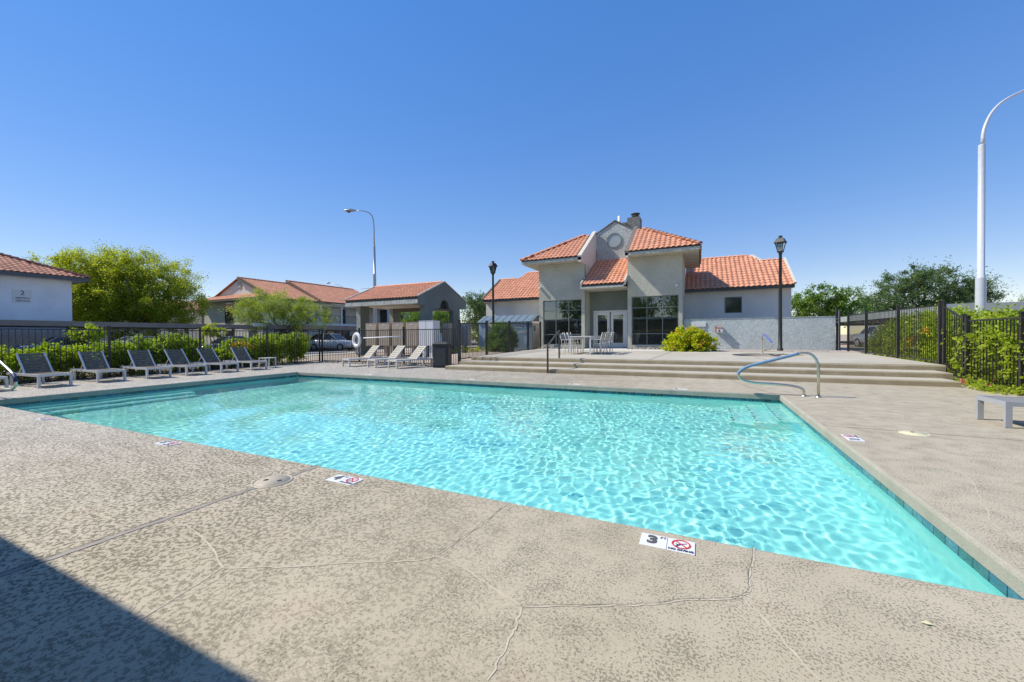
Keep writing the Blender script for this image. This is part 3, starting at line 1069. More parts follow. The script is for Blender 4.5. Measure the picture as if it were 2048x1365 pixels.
def ridge_caps(a, b, parent, mat='terracotta', r=0.10, L=0.36, up=(0, 0, 1), lift=0.03):
    """one half-round cap after another along a ridge or hip"""
    a, b, up = Vector(a), Vector(b), Vector(up)
    d = (b - a)
    n = max(1, int(d.length / L))
    d.normalize()
    s = d.cross(up).normalized()
    w = s.cross(d).normalized()
    root = parent
    while root.parent is not None:
        root = root.parent
    me = None
    for i in range(n):
        if me is None:
            vs, fs = [], []
            K = 7
            for e, (t, rr) in enumerate(((-0.02, r * 1.08), (L + 0.03, r * 0.9))):
                for k in range(K):
                    ang = math.pi * k / (K - 1)
                    vs.append(d * t + s * (rr * math.cos(ang)) + w * (rr * 0.85 * math.sin(ang) - 0.02 + (0.03 if e == 0 else 0.0)))
            for k in range(K - 1):
                fs.append((k, k + 1, K + k + 1, K + k))
            for k in range(K):
                vs.append(d * -0.015 + s * (r * 0.9 * math.cos(math.pi * k / (K - 1))) + w * (r * 0.68 * math.sin(math.pi * k / (K - 1)) - 0.02 + 0.03))
            for k in range(K - 1):
                fs.append((2 * K + k, 2 * K + k + 1, k + 1, k))
            m = MB()
            m.add(vs, fs, True)
            me = m.obj('ridge_tile', mat, parent, world=False, fix=False)
            me.location = a + w * lift - root.location
            data = me.data
        else:
            inst(data, 'ridge_tile', parent, a + d * (i * L) + w * lift - root.location)

# ------------------------------------------------------------------ clubhouse
CB = (-4.77, 22.6, 0.45)
club = thing('clubhouse', 'grey stucco clubhouse with two bays, round gable window and terracotta roofs', 'building', CB)
YB, YD, YC, YW = 22.6, 23.85, 25.5, 26.6
ZB = 0.46
EZ = 5.5                        # soffit of the main roof
LX0, LX1, RX0, RX1 = -8.78, -5.97, -3.57, -0.79

def wall_y(name, x0, x1, y, z0, z1, mat, holes=(), thick=0.25, parent=club):
    """wall in the x-z plane facing -y with window openings"""
    xs = sorted({x0, x1} | {h[0] for h in holes} | {h[1] for h in holes})
    zs = sorted({z0, z1} | {h[2] for h in holes} | {h[3] for h in holes})
    mb = MB()
    for i in range(len(xs) - 1):
        col = []
        for j in range(len(zs) - 1):
            cx, cz = (xs[i] + xs[i + 1]) / 2, (zs[j] + zs[j + 1]) / 2
            if any(h[0] < cx < h[1] and h[2] < cz < h[3] for h in holes):
                continue
            mb.poly([(xs[i], y, zs[j]), (xs[i + 1], y, zs[j]), (xs[i + 1], y, zs[j + 1]), (xs[i], y, zs[j + 1])])
            mb.poly([(xs[i], y + thick, zs[j]), (xs[i], y + thick, zs[j + 1]), (xs[i + 1], y + thick, zs[j + 1]), (xs[i + 1], y + thick, zs[j])])
    for h in holes:
        a, b, c, d = h
        mb.poly([(a, y, c), (a, y + thick, c), (a, y + thick, d), (a, y, d)])
        mb.poly([(b, y, c), (b, y, d), (b, y + thick, d), (b, y + thick, c)])
        mb.poly([(a, y, d), (a, y + thick, d), (b, y + thick, d), (b, y, d)])
        mb.poly([(a, y, c), (b, y, c), (b, y + thick, c), (a, y + thick, c)])
    return mb.obj(name, mat, parent, fix=False)

def bay_window(x0, x1, z0, z1, y):
    w = MB()
    f = 0.042
    cols = [x0 + (x1 - x0) * k / 3 for k in range(4)]
    rows = [z0, 1.02 + 0.30, 2.74, z1]
    fy0, fy1 = y + 0.02, y + 0.09
    w.box(x0, x1, fy0, fy1, z1 - f, z1)
    w.box(x0, x1, fy0, fy1, z0, z0 + f)
    w.box(x0, x0 + f, fy0, fy1, z0 + f, z1 - f)
    w.box(x1 - f, x1, fy0, fy1, z0 + f, z1 - f)
    win = w.obj('bay_window', 'window_frame', club)
    for k in (1, 2):
        MB().box(cols[k] - f / 2, cols[k] + f / 2, fy0 + 0.004, fy1 - 0.004, z0 + f, z1 - f).obj('mullion', 'window_frame', win)
    for k in (1, 2):
        for i in range(3):
            MB().box(cols[i] + f / 2 + (f / 2 if i == 0 else 0), cols[i + 1] - f / 2 - (f / 2 if i == 2 else 0), fy0 + 0.006, fy1 - 0.006, rows[k] - f / 2, rows[k] + f / 2).obj('transom', 'window_frame', win)
    for i in range(3):
        for k in range(3):
            MB().poly([(cols[i], y + 0.055, rows[k]), (cols[i + 1], y + 0.055, rows[k]), (cols[i + 1], y + 0.055, rows[k + 1]), (cols[i], y + 0.055, rows[k + 1])]).obj('pane', 'window_glass', win)
    return win

WL = (-8.53, -6.16, 0.71, 3.35)
WR = (-3.36, -0.98, 0.71, 3.35)
wall_y('bay_wall', LX0, LX1, YB, ZB - 0.3, EZ + 0.1, 'stucco_grey', [WL])
wall_y('bay_wall', RX0, RX1, YB, ZB - 0.3, EZ + 0.1, 'stucco_grey', [WR])
bay_window(*WL, YB + 0.06)
bay_window(*WR, YB + 0.06)
# side walls of the bays and the flanks of the entrance slot
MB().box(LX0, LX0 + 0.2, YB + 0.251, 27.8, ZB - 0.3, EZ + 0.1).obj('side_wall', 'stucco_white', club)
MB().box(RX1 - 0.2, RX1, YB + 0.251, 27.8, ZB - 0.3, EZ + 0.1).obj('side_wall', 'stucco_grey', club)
for x0, x1 in ((LX1 - 0.2, LX1), (RX0, RX0 + 0.2)):
    MB().box(x0, x1, YB + 0.251, YC, ZB - 0.3, EZ + 0.1).obj('entry_flank', 'stucco_grey', club)
# parapet wings that rise with the roof on both sides of the slot
PIT = 0.6
for x0, x1, mt in ((LX1 - 0.16, LX1 + 0.005, 'pink_grey'), (RX0 - 0.005, RX0 + 0.16, 'pink_grey')):
    m = MB()
    m.prism([(21.8, EZ - 0.12), (25.45, EZ - 0.12), (25.45, EZ + 0.16 + PIT * 3.65), (21.8, EZ + 0.16)], x0, x1, 'x')
    m.obj('parapet', mt, club)
    m = MB()
    m.bar((x0 / 2 + x1 / 2, 21.77, EZ + 0.19), (x0 / 2 + x1 / 2, 25.4, EZ + 0.19 + PIT * 3.63), 0.22, 0.06)
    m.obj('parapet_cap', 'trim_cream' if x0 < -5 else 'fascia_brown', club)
# recessed entrance
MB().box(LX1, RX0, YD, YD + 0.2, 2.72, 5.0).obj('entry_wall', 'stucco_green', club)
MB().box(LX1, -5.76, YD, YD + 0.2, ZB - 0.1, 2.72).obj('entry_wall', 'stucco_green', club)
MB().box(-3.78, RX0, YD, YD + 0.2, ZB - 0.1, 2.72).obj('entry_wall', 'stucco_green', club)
MB().box(LX1 + 0.01, RX0 - 0.01, 22.0, YD - 0.01, 3.86, 3.89).obj('entry_ceiling', 'soffit', club)
df = MB()
for a, b, c, d in ((-5.76, -3.78, 2.63, 2.72), (-5.76, -5.67, 0.52, 2.63), (-3.87, -3.78, 0.52, 2.63)):
    df.box(a, b, YD - 0.03, YD + 0.12, c, d)
door_frame = df.obj('door_frame', 'trim_white', club)
for x0, x1, hx in ((-5.66, -4.80, -4.86), (-4.74, -3.88, -4.68)):
    m = MB()
    for a, b, c, d in ((x0, x0 + 0.15, 0.53, 2.62), (x1 - 0.15, x1, 0.53, 2.62), (x0 + 0.15, x1 - 0.15, 2.45, 2.62), (x0 + 0.15, x1 - 0.15, 0.53, 0.80)):
        m.box(a, b, YD + 0.01, YD + 0.055, c, d)
    leaf = m.obj('door', 'trim_white', club)
    MB().poly([(x0 + 0.15, YD + 0.035, 0.80), (x1 - 0.15, YD + 0.035, 0.80), (x1 - 0.15, YD + 0.035, 2.45), (x0 + 0.15, YD + 0.035, 2.45)]).obj('pane', 'window_glass', leaf)
    MB().tube([(hx, YD - 0.03, 1.48), (hx, YD - 0.03, 1.66)], 0.012, 8).obj('handle', 'steel', leaf)
    MB().box(x0, x1, YD - 0.02, YD + 0.06, 0.47, 0.529).obj('threshold', 'window_frame', leaf)
# the rooms behind the glass
MB().box(LX0 + 0.21, RX1 - 0.21, YB + 0.26, 27.6, 0.40, 0.47).obj('room_floor', 'room_floor', club)
MB().box(LX0 + 0.21, RX1 - 0.21, 27.3, 27.6, 0.47, 5.3).obj('room_wall', 'room_wall', club)
MB().box(LX0 + 0.21, RX1 - 0.21, YB + 0.26, 27.3, 4.2, 4.3).obj('room_ceiling', 'room_dark', club)
for x0, x1 in ((-8.5, -6.25), (-3.32, -1.0)):
    c = MB()
    c.box(x0, x1, YB + 0.45, YB + 1.0, 1.46, 1.53)
    c.obj('counter', 'wood', club)
    for k in range(3):
        s = MB()
        cx = x0 + 0.4 + k * 0.7
        s.box(cx - 0.18, cx + 0.18, YB + 0.55, YB + 0.9, 1.12, 1.16)
        for sx in (-0.15, 0.15):
            for sy in (0.58, 0.87):
                s.bar((cx + sx, YB + sy, 0.47), (cx + sx, YB + sy, 1.12), 0.03, 0.03, (0, 1, 0))
        s.obj('stool', 'room_dark', club)
for cx in (-6.75, -6.40):
    m = MB()
    m.lathe((cx, YB + 0.75, 0), [(0.01, 1.53), (0.06, 1.535), (0.012, 1.55), (0.012, 1.82), (0.10, 1.83), (0.095, 1.93), (0.06, 1.99), (0.005, 2.0)], 16)
    m.obj('table_lamp', 'trim_white', club)
# upper gable with the round window
G0, G1, GAP = -5.97, -3.55, -4.77
m = MB()
m.poly([(G0, YC, 5.6), (G1, YC, 5.6), (G1, YC, 7.69), (GAP, YC, 8.37), (G0, YC, 7.70)])
m.poly([(G0, YC + 2.6, 5.6), (G0, YC + 2.6, 7.70), (GAP, YC + 2.6, 8.37), (G1, YC + 2.6, 7.69), (G1, YC + 2.6, 5.6)])
m.poly([(G0, YC, 5.6), (G0, YC, 7.70), (G0, YC + 2.6, 7.70), (G0, YC + 2.6, 5.6)])
m.poly([(G1, YC, 5.6), (G1, YC + 2.6, 5.6), (G1, YC + 2.6, 7.69), (G1, YC, 7.69)])
m.obj('gable_wall', 'stucco_gable', club)
for a, b in (((G0 - 0.06, 7.66), (GAP, 8.41)), ((GAP, 8.41), (G1 + 0.06, 7.65))):
    m = MB()
    m.add([(a[0], YC - 0.05, a[1]), (b[0], YC - 0.05, b[1]), (b[0], YC + 2.65, b[1]), (a[0], YC + 2.65, a[1]),
           (a[0], YC - 0.05, a[1] + 0.07), (b[0], YC - 0.05, b[1] + 0.07), (b[0], YC + 2.65, b[1] + 0.07), (a[0], YC + 2.65, a[1] + 0.07)],
          [(0, 1, 2, 3), (7, 6, 5, 4), (0, 4, 5, 1), (1, 5, 6, 2), (2, 6, 7, 3), (3, 7, 4, 0)])
    m.obj('gable_roof', 'fascia_brown', club)
rw = MB()
n = 40
rc = (-4.83, 7.20)
vs, fs = [], []
for k in range(n):
    t = 2 * math.pi * k / n
    for r, yy in ((0.46, YC + 0.0), (0.46, YC - 0.05), (0.42, YC - 0.05), (0.42, YC - 0.012)):
        vs.append((rc[0] + r * math.cos(t), yy, rc[1] + r * math.sin(t)))
for k in range(n):
    k2 = (k + 1) % n
    for j in range(3):
        fs.append((4 * k + j, 4 * k2 + j, 4 * k2 + j + 1, 4 * k + j + 1))
rw.add(vs, fs)
rwin = rw.obj('round_window', 'stucco_green', club)
m = MB()
m.poly([(rc[0] + 0.42 * math.cos(2 * math.pi * k / n), YC - 0.014, rc[1] + 0.42 * math.sin(2 * math.pi * k / n)) for k in range(n)])
m.obj('pane', 'round_pane', rwin)

# main hip roof, cut by the slot
EX0, EX1, EY0, EY1 = -9.58, 0.05, 21.8, 28.0
ET = EZ + 0.20
DEP = (EY1 - EY0) / 2
RZ = ET + PIT * DEP
vslope = Vector((0, 1, PIT)).normalized()
sl = DEP * math.sqrt(1 + PIT * PIT)
def front_poly(x0, x1, hip):
    # u = x - EX0, v along the slope
    a0, a1 = x0 - EX0, x1 - EX0
    if hip == 'l':
        return [(0, 0), (a1, 0), (a1, sl), (DEP, sl)]
    return [(a0, 0), (EX1 - EX0, 0), (EX1 - EX0 - DEP, sl), (a0, sl)]
roof_l = link('bay_roof', None, club)
roof_r = link('bay_roof', None, club)
roof_tiles((EX0, EY0, ET), (1, 0, 0), vslope, front_poly(EX0, LX1 - 0.14, 'l'), 'roof_tiles', roof_l, seed=3)
roof_tiles((EX0, EY0, ET), (1, 0, 0), vslope, front_poly(RX0 + 0.14, EX1, 'r'), 'roof_tiles', roof_r, seed=4)
vs_l = Vector((1, 0, PIT)).normalized()
roof_tiles((EX0, EY1, ET), (0, -1, 0), vs_l, [(0, 0), (EY1 - EY0, 0), (DEP, sl)], 'side_tiles', roof_l, seed=5)
vs_r = Vector((-1, 0, PIT)).normalized()
roof_tiles((EX1, EY0, ET), (0, 1, 0), vs_r, [(0, 0), (EY1 - EY0, 0), (DEP, sl)], 'side_tiles', roof_r, seed=6)
roof_tiles((EX1, EY1, ET), (-1, 0, 0), Vector((0, -1, PIT)), [(0, 0), (EX1 - RX0 - 0.14, 0), (EX1 - RX0 - 0.14, sl), (DEP, sl)], 'rear_tiles', roof_r, seed=7)
roof_tiles((EX1, EY1, ET), (-1, 0, 0), Vector((0, -1, PIT)), [(EX1 - LX1 + 0.14, 0), (EX1 - EX0, 0), (EX1 - EX0 - DEP, sl), (EX1 - LX1 + 0.14, sl)], 'rear_tiles', roof_l, seed=9)
MB().box(LX1 - 0.14, RX0 + 0.14, 27.7, 27.8, 4.5, 7.0).obj('rear_wall', 'stucco_gable', club)
ridge_caps((EX0, EY0, ET), (EX0 + DEP, EY0 + DEP, RZ), roof_l, r=0.11, lift=0.05)
ridge_caps((EX1, EY0, ET), (EX1 - DEP, EY0 + DEP, RZ), roof_r, r=0.11, lift=0.05)
# eaves: dark strip painting the shade of the tile edge, weathered board, soffit
def eave_x(x0, x1, y, parent, z0=EZ - 0.02, h1=0.15, h2=0.10):
    MB().box(x0, x1, y, y + 0.05, z0, z0 + h1).obj('fascia', 'fascia_light', parent)
    MB().box(x0, x1, y + 0.02, y + 0.07, z0 + h1, z0 + h1 + h2).obj('tile_shade_strip', 'fascia_dark', parent)
eave_x(EX0, LX1 + 0.005, EY0, roof_l)
eave_x(RX0 - 0.005, EX1, EY0, roof_r)
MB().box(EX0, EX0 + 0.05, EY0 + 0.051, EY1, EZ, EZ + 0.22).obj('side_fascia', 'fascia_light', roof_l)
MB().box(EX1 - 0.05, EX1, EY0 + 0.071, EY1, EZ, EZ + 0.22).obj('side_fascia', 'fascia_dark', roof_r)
MB().box(EX0 + 0.05, LX1, EY0 + 0.05, YB + 0.02, EZ + 0.002, EZ + 0.022).obj('soffit', 'soffit', roof_l)
MB().box(EX0 + 0.05, LX0, YB + 0.021, EY1, EZ + 0.002, EZ + 0.022).obj('soffit', 'soffit', roof_l)
MB().box(RX0, EX1 - 0.05, EY0 + 0.05, YB + 0.02, EZ + 0.002, EZ + 0.022).obj('soffit', 'soffit', roof_r)
MB().box(RX1, EX1 - 0.05, YB + 0.021, EY1, EZ + 0.002, EZ + 0.022).obj('soffit', 'soffit', roof_r)
# tiled canopy over the entrance
CYE, CZE, CZT = 21.75, 4.06, 6.0
er = link('entry_roof', None, club)
cv = Vector((0, YC - CYE, CZT - CZE))
roof_tiles((LX1 + 0.02, CYE, CZE), (1, 0, 0), cv, [(0, 0), (RX0 - LX1 - 0.04, 0), (RX0 - LX1 - 0.04, cv.length), (0, cv.length)], 'roof_tiles', er, seed=8, tw=0.24)
MB().box(LX1 - 0.02, RX0 + 0.02, CYE - 0.03, CYE + 0.06, 3.83, 3.93).obj('fascia', 'fascia_light', er)
MB().box(LX1 + 0.01, RX0 - 0.01, CYE + 0.01, CYE + 0.09, 3.93, 4.05).obj('tile_shade_strip', 'fascia_dark', er)
for x in (LX1 - 0.02, RX0 - 0.06):
    m = MB()
    k = (CZT - CZE) / (YC - CYE)
    yb = YB - 0.002
    m.prism([(CYE - 0.03, 3.93 if x < -5 else 3.84), (yb, 3.93 + k * (yb - CYE)), (yb, CZE + 0.11 + k * (yb - CYE)), (CYE - 0.03, CZE + 0.11)], x, x + 0.08, 'x')
    m.obj('rake_board', 'fascia_light' if x < -5 else 'trim_cream', er)

# wings
def wing(x0, x1, xs, side, wallmat, wname):
    """low wing: x0..x1 wall, ridge steps down at xs; side = +1 right, -1 left"""
    zt = 3.95
    EYW = 26.1
    lo, hi = (x0, x1)
    r = link(wname, None, club)
    v = Vector((0, 1, PIT))
    def vl(y):
        return (y - EYW) * math.sqrt(1 + PIT * PIT)
    YH, YL = 30.1, 29.2
    if side > 0:
        e0, e1 = x0, x1 + 0.05
        poly = [(0, 0), (e1 - e0, 0), (e1 - e0 - 0.03, vl(YL)), (xs + 0.45 - e0, vl(YL)), (xs - e0, vl(YH)), (0, vl(YH))]
    else:
        e0, e1 = x0 - 0.05, x1
        poly = [(0, 0), (e1 - e0, 0), (e1 - e0, vl(YH)), (xs - e0, vl(YH)), (xs - 0.45 - e0, vl(YL)), (0.03, vl(YL))]
    roof_tiles((e0, EYW, zt), (1, 0, 0), v, poly, 'roof_tiles', r, seed=11 + side)
    zH, zL = zt + PIT * (YH - EYW), zt + PIT * (YL - EYW)
    # back slope, ridge caps and verge trims
    if side > 0:
        ridge_caps((e0, YH, zH), (xs, YH, zH), r, r=0.09)
        ridge_caps((xs + 0.45, YL, zL), (e1, YL, zL), r, r=0.09)
        m = MB(); m.bar((xs + 0.02, YH, zH + 0.03), (xs + 0.47, YL, zL + 0.03), 0.16, 0.10); m.obj('verge', 'trim_cream', r)
        m = MB(); m.bar((e1 + 0.03, EYW - 0.02, zt + 0.06), (e1 + 0.03, YL, zL + 0.08), 0.12, 0.12); m.obj('verge', 'trim_cream', r)
    else:
        ridge_caps((xs, YH, zH), (e1, YH, zH), r, r=0.09)
        ridge_caps((e0, YL, zL), (xs - 0.45, YL, zL), r, r=0.09)
        m = MB(); m.bar((e0 - 0.03, EYW - 0.02, zt + 0.04), (e0 - 0.03, YL, zL + 0.05), 0.12, 0.12); m.obj('verge', 'fascia_brown', r)
    m = MB()
    m.poly([(e0, YL, zL), (e1, YL, zL), (e1, YL + 3.1, zt), (e0, YL + 3.1, zt)])
    m.obj('rear_slope', 'terracotta_under', r)
    MB().box(e0, e1 + 0.02, EYW, EYW + 0.06, zt - 0.17, zt + 0.03).obj('fascia', 'fascia_dark', r)
    MB().box(e0, e1, EYW + 0.061, YW + 0.02, zt - 0.17, zt - 0.14).obj('soffit', 'trim_cream', r)
    return r
WIN = (1.345, 2.24, 2.50, 3.44)
wall_y('wing_wall', RX1, 4.62, YW, 0.2, 3.80, 'stucco_white', [WIN])
wing(RX1 + 0.001, 4.62, 3.05, +1, 'stucco_white', 'wing_roof')
w = MB()
for a, b, c, d in ((WIN[0], WIN[1], 3.39, 3.44), (WIN[0], WIN[1], 2.50, 2.55), (WIN[0], WIN[0] + 0.05, 2.55, 3.39), (WIN[1] - 0.05, WIN[1], 2.55, 3.39)):
    w.box(a, b, YW + 0.03, YW + 0.10, c, d)
ww = w.obj('wing_window', 'window_frame', club)
MB().poly([(WIN[0], YW + 0.06, 2.50), (WIN[1], YW + 0.06, 2.50), (WIN[1], YW + 0.06, 3.44), (WIN[0], YW + 0.06, 3.44)]).obj('pane', 'pane_dark', ww)
m = MB()
m.prism([(YW + 0.001, 0.2), (32.2, 0.2), (32.2, 3.9), (29.2, 5.75), (YW + 0.001, 4.2)], 4.37, 4.62, 'x')
m.obj('end_wall', 'stucco_white', club)
wall_y('wing_wall', -14.64, LX0, YW, 0.2, 3.80, 'stucco_cream')
wing(-14.64, LX0 - 0.001, -12.65, -1, 'stucco_cream', 'wing_roof')
m = MB()
m.prism([(YW + 0.001, 0.2), (32.2, 0.2), (32.2, 3.9), (29.2, 5.75), (YW + 0.001, 4.2)], -14.64, -14.39, 'x')
m.obj('end_wall', 'stucco_cream', club)
# chimney and pipes
m = MB()
m.box(-4.62, -3.50, 27.2, 28.2, 6.6, 8.72)
m.box(-4.30, -3.50, 27.2, 28.2, 8.72, 9.0)
chim = m.obj('chimney', 'stucco_stone', club)
m = MB()
m.lathe((-3.85, 27.7, 0), [(0.16, 9.0), (0.16, 9.12), (0.26, 9.13), (0.26, 9.17), (0.20, 9.18), (0.20, 9.28), (0.30, 9.29), (0.30, 9.33), (0.02, 9.40)], 18, False)
m.obj('chimney_cap', 'fascia_dark', chim)
MB().tube([(-4.79, 27.0, 7.6), (-4.79, 27.0, 9.12)], 0.085, 14).obj('vent_pipe', 'trim_white', club)
MB().tube([(0.95, 29.4, 5.9), (0.95, 29.4, 6.35)], 0.03, 8).obj('roof_pipe', 'terracotta', club)
m = MB()
m.box(-1.13, -1.02, YB - 0.10, YB - 0.001, 3.78, 3.90)
m.obj('wall_light', 'trim_white', club)
m = MB()
m.box(-8.74, -8.62, YB - 0.18, YB - 0.001, 4.10, 4.20)
m.obj('wall_light', 'trim_white', club)
# lumps of river rock along the foot of the bays
def stones(name, label, boxes, n, r0, r1, seed, parent=None):
    rg = np.random.default_rng(seed)
    ico = [(0, 0, 1), (0.89, 0, 0.45), (0.28, 0.85, 0.45), (-0.72, 0.53, 0.45), (-0.72, -0.53, 0.45), (0.28, -0.85, 0.45),
           (0.72, 0.53, -0.45), (-0.28, 0.85, -0.45), (-0.89, 0, -0.45), (-0.28, -0.85, -0.45), (0.72, -0.53, -0.45), (0, 0, -1)]
    fi = [(0, 1, 2), (0, 2, 3), (0, 3, 4), (0, 4, 5), (0, 5, 1), (1, 6, 2), (2, 7, 3), (3, 8, 4), (4, 9, 5), (5, 10, 1),
          (6, 7, 2), (7, 8, 3), (8, 9, 4), (9, 10, 5), (10, 6, 1), (11, 7, 6), (11, 8, 7), (11, 9, 8), (11, 10, 9), (11, 6, 10)]
    I = np.array(ico)
    F = np.array(fi)
    V, Q = [], []
    for i in range(n):
        b = boxes[rg.integers(len(boxes))]
        c = np.array([rg.uniform(b[0], b[1]), rg.uniform(b[2], b[3]), b[4]])
        s = rg.uniform(r0, r1)
        a = rg.uniform(0, 6.28)
        P = I * s * rg.uniform(0.75, 1.25, (12, 1)) * np.array([1.2, 0.9, 0.7])
        P = P @ np.array([[math.cos(a), -math.sin(a), 0], [math.sin(a), math.cos(a), 0], [0, 0, 1]]) + c + np.array([0, 0, s * 0.3])
        V.append(P)
        Q.append(F + 12 * i)
    V = np.concatenate(V)
    if parent is not None:
        V = V - np.array(parent.location)[None, :]
    me = arrays_mesh(name, V, np.concatenate(Q), 'rock')
    o = link(name, me, parent)
    o['kind'] = 'stuff'
    if label:
        o['label'] = label
    return o
stones('rock_strip', 'river rock strip along the foot of the clubhouse windows', [(-8.7, -6.0, 22.25, 22.55, 0.47), (-3.5, -0.85, 22.25, 22.55, 0.47)], 260, 0.05, 0.12, 3)
stones('gravel_bed', 'loose dark rock bed under the fence behind the white loungers', [(-17.4, -8.9, 13.75, 14.6, -0.02)], 1300, 0.025, 0.07, 4)
stones('gravel_edge', 'pale gravel scattered below the blue stucco wall', [(-0.2, 5.7, 21.0, 22.6, 0.47)], 900, 0.012, 0.03, 6)

# ------------------------------------------------------------------ fences
def fence(label, p0, p1, height, posts, post_h=None, gap=0.118, post_w=0.06, group='iron pool fences', picket=0.016, skip=()):
    """run of iron pickets from p0 to p1 (x, y, ground z); posts given as distances along the run"""
    a, b = Vector(p0), Vector(p1)
    o = thing('iron_fence', label, 'fence', p0, 0, group)
    d = b - a
    L = math.hypot(d.x, d.y)
    dirn = d / L
    rz = math.atan2(d.y, d.x)
    pm = mesh_box('picket', 'iron', picket, picket, height - 0.12)
    n = int(L / gap)
    for k in range(1, n):
        t = k * gap
        if any(abs(t - q) < 0.05 for q in posts):
            continue
        p = dirn * t
        inst(pm, 'picket', o, (p.x, p.y, p.z + 0.06 + (height - 0.12) / 2), (0, 0, rz))
    qm = mesh_box('post', 'iron', post_w, post_w, height + 0.05)
    cm = mesh_box('post_cap', 'iron', post_w + 0.02, post_w + 0.02, 0.025)
    for i, t in enumerate(posts):
        p = dirn * t
        q = inst(qm, 'post', o, (p.x, p.y, p.z + (height + 0.05) / 2), (0, 0, rz))
        inst(cm, 'post_cap', q, (0, 0, (height + 0.05) / 2 + 0.0126))
    ps = sorted(posts)
    for z, w in ((height - 0.055, 0.036), (0.08, 0.036)):
        for t0, t1 in zip(ps[:-1], ps[1:]):
            m = MB()
            m.bar(dirn * (t0 + post_w / 2) + Vector((0, 0, z)), dirn * (t1 - post_w / 2) + Vector((0, 0, z)), 0.032, w)
            m.obj('rail', 'iron', o, world=False)
    return o

FX = -17.6
fence('black iron fence behind the row of dark loungers at the left', (FX, 2.9, -0.02), (FX, 14.35, -0.02), 1.62,
      [0.0, 3.365, 6.01, 8.67, 11.40], gap=0.125)
fence('black iron fence behind the white loungers with the life ring', (FX + 0.08, 14.35, -0.02), (-9.26, 14.35, -0.02), 1.64, [0.06, 2.62, 5.33, 8.28], gap=0.11)
fence('black iron fence along the left side of the patio beside the round bush', (-8.6, 13.42, 0.27), (-8.6, 22.4, 0.47), 1.55, [0.0, 2.25, 4.6, 7.0, 8.9], gap=0.11, post_w=0.085)
fence('black iron fence along the right side of the upper patio', (5.95, 14.82, 0.40), (5.95, 22.3, 0.46), 1.66, [0.0, 2.55, 5.36, 7.42], gap=0.11, post_w=0.075)
fence('sloping black iron fence beside the right end of the steps', (5.95, 13.74, 0.0), (5.95, 14.70, 0.40), 1.64, [0.0, 0.88], gap=0.105, post_w=0.06)
fence('lower black iron fence overgrown with vines at the right edge', (5.95, 7.6, 0.0), (5.95, 13.62, 0.0), 1.60, [0.0, 1.95, 4.16, 6.0], gap=0.11, post_w=0.075)

# grey metal gate at the end of the blue wall
gate = thing('metal_gate', 'grey metal gate panel at the right end of the blue wall', 'gate', (5.68, 22.72, 0.46))
MB().box(5.63, 5.70, 22.66, 22.73, 0.46, 2.42).obj('gate_post', 'iron', gate)
MB().box(5.90, 5.96, 23.35, 23.41, 0.46, 2.30).obj('gate_post', 'iron', gate)
m = MB()
m.bar((5.71, 22.75, 1.40), (5.90, 23.33, 1.40), 0.02, 1.80)
m.obj('gate_panel', 'pole_grey', gate)
m = MB()
m.bar((5.66, 22.65, 1.93), (5.66, 22.60, 1.93), 0.07, 0.06)
m.bar((5.66, 22.65, 1.78), (5.66, 22.60, 1.78), 0.06, 0.06)
m.obj('latch', 'mail_tan', gate)

# ------------------------------------------------------------------ blue stucco wall and what hangs on it
wallo = thing('garden_wall', 'blue grey skip-trowel stucco wall right of the clubhouse', 'wall', (2.4, 22.8, 0.44))
MB().box(-0.72, 5.62, 22.72, 22.90, 0.30, 2.03).obj('wall_body', 'stucco_blue', wallo)
MB().box(-0.74, 5.63, 22.705, 22.915, 2.03, 2.06).obj('wall_cap', 'stucco_gable', wallo)
sg = thing('wall_sign', 'blank white notice board on the blue wall above the yellow bush', 'sign', (0.0, 22.7, 1.7))
MB().box(-0.34, 0.31, 22.685, 22.715, 1.66, 1.90).obj('board', 'trim_white', sg)
MB().box(-0.30, 0.27, 22.68, 22.684, 1.50, 1.64).obj('lower_strip', 'stucco_column', sg)
bx = thing('emergency_box', 'small red and white call box hung on the blue wall', 'call box', (0.93, 22.6, 1.48))
MB().box(0.80, 1.07, 22.50, 22.715, 1.35, 1.58).obj('case', 'mail_white', bx)
MB().box(0.79, 1.08, 22.49, 22.716, 1.58, 1.61).obj('lid', 'terracotta_dull', bx)
MB().box(0.81, 1.06, 22.494, 22.499, 1.53, 1.56).obj('label_strip', 'terracotta_dull', bx)
MB().box(0.72, 0.79, 22.62, 22.715, 1.40, 1.66).obj('bracket', 'terracotta_dull', bx)
MB().box(0.87, 0.94, 22.493, 22.499, 1.38, 1.48).obj('dial', 'ink_grey', bx)

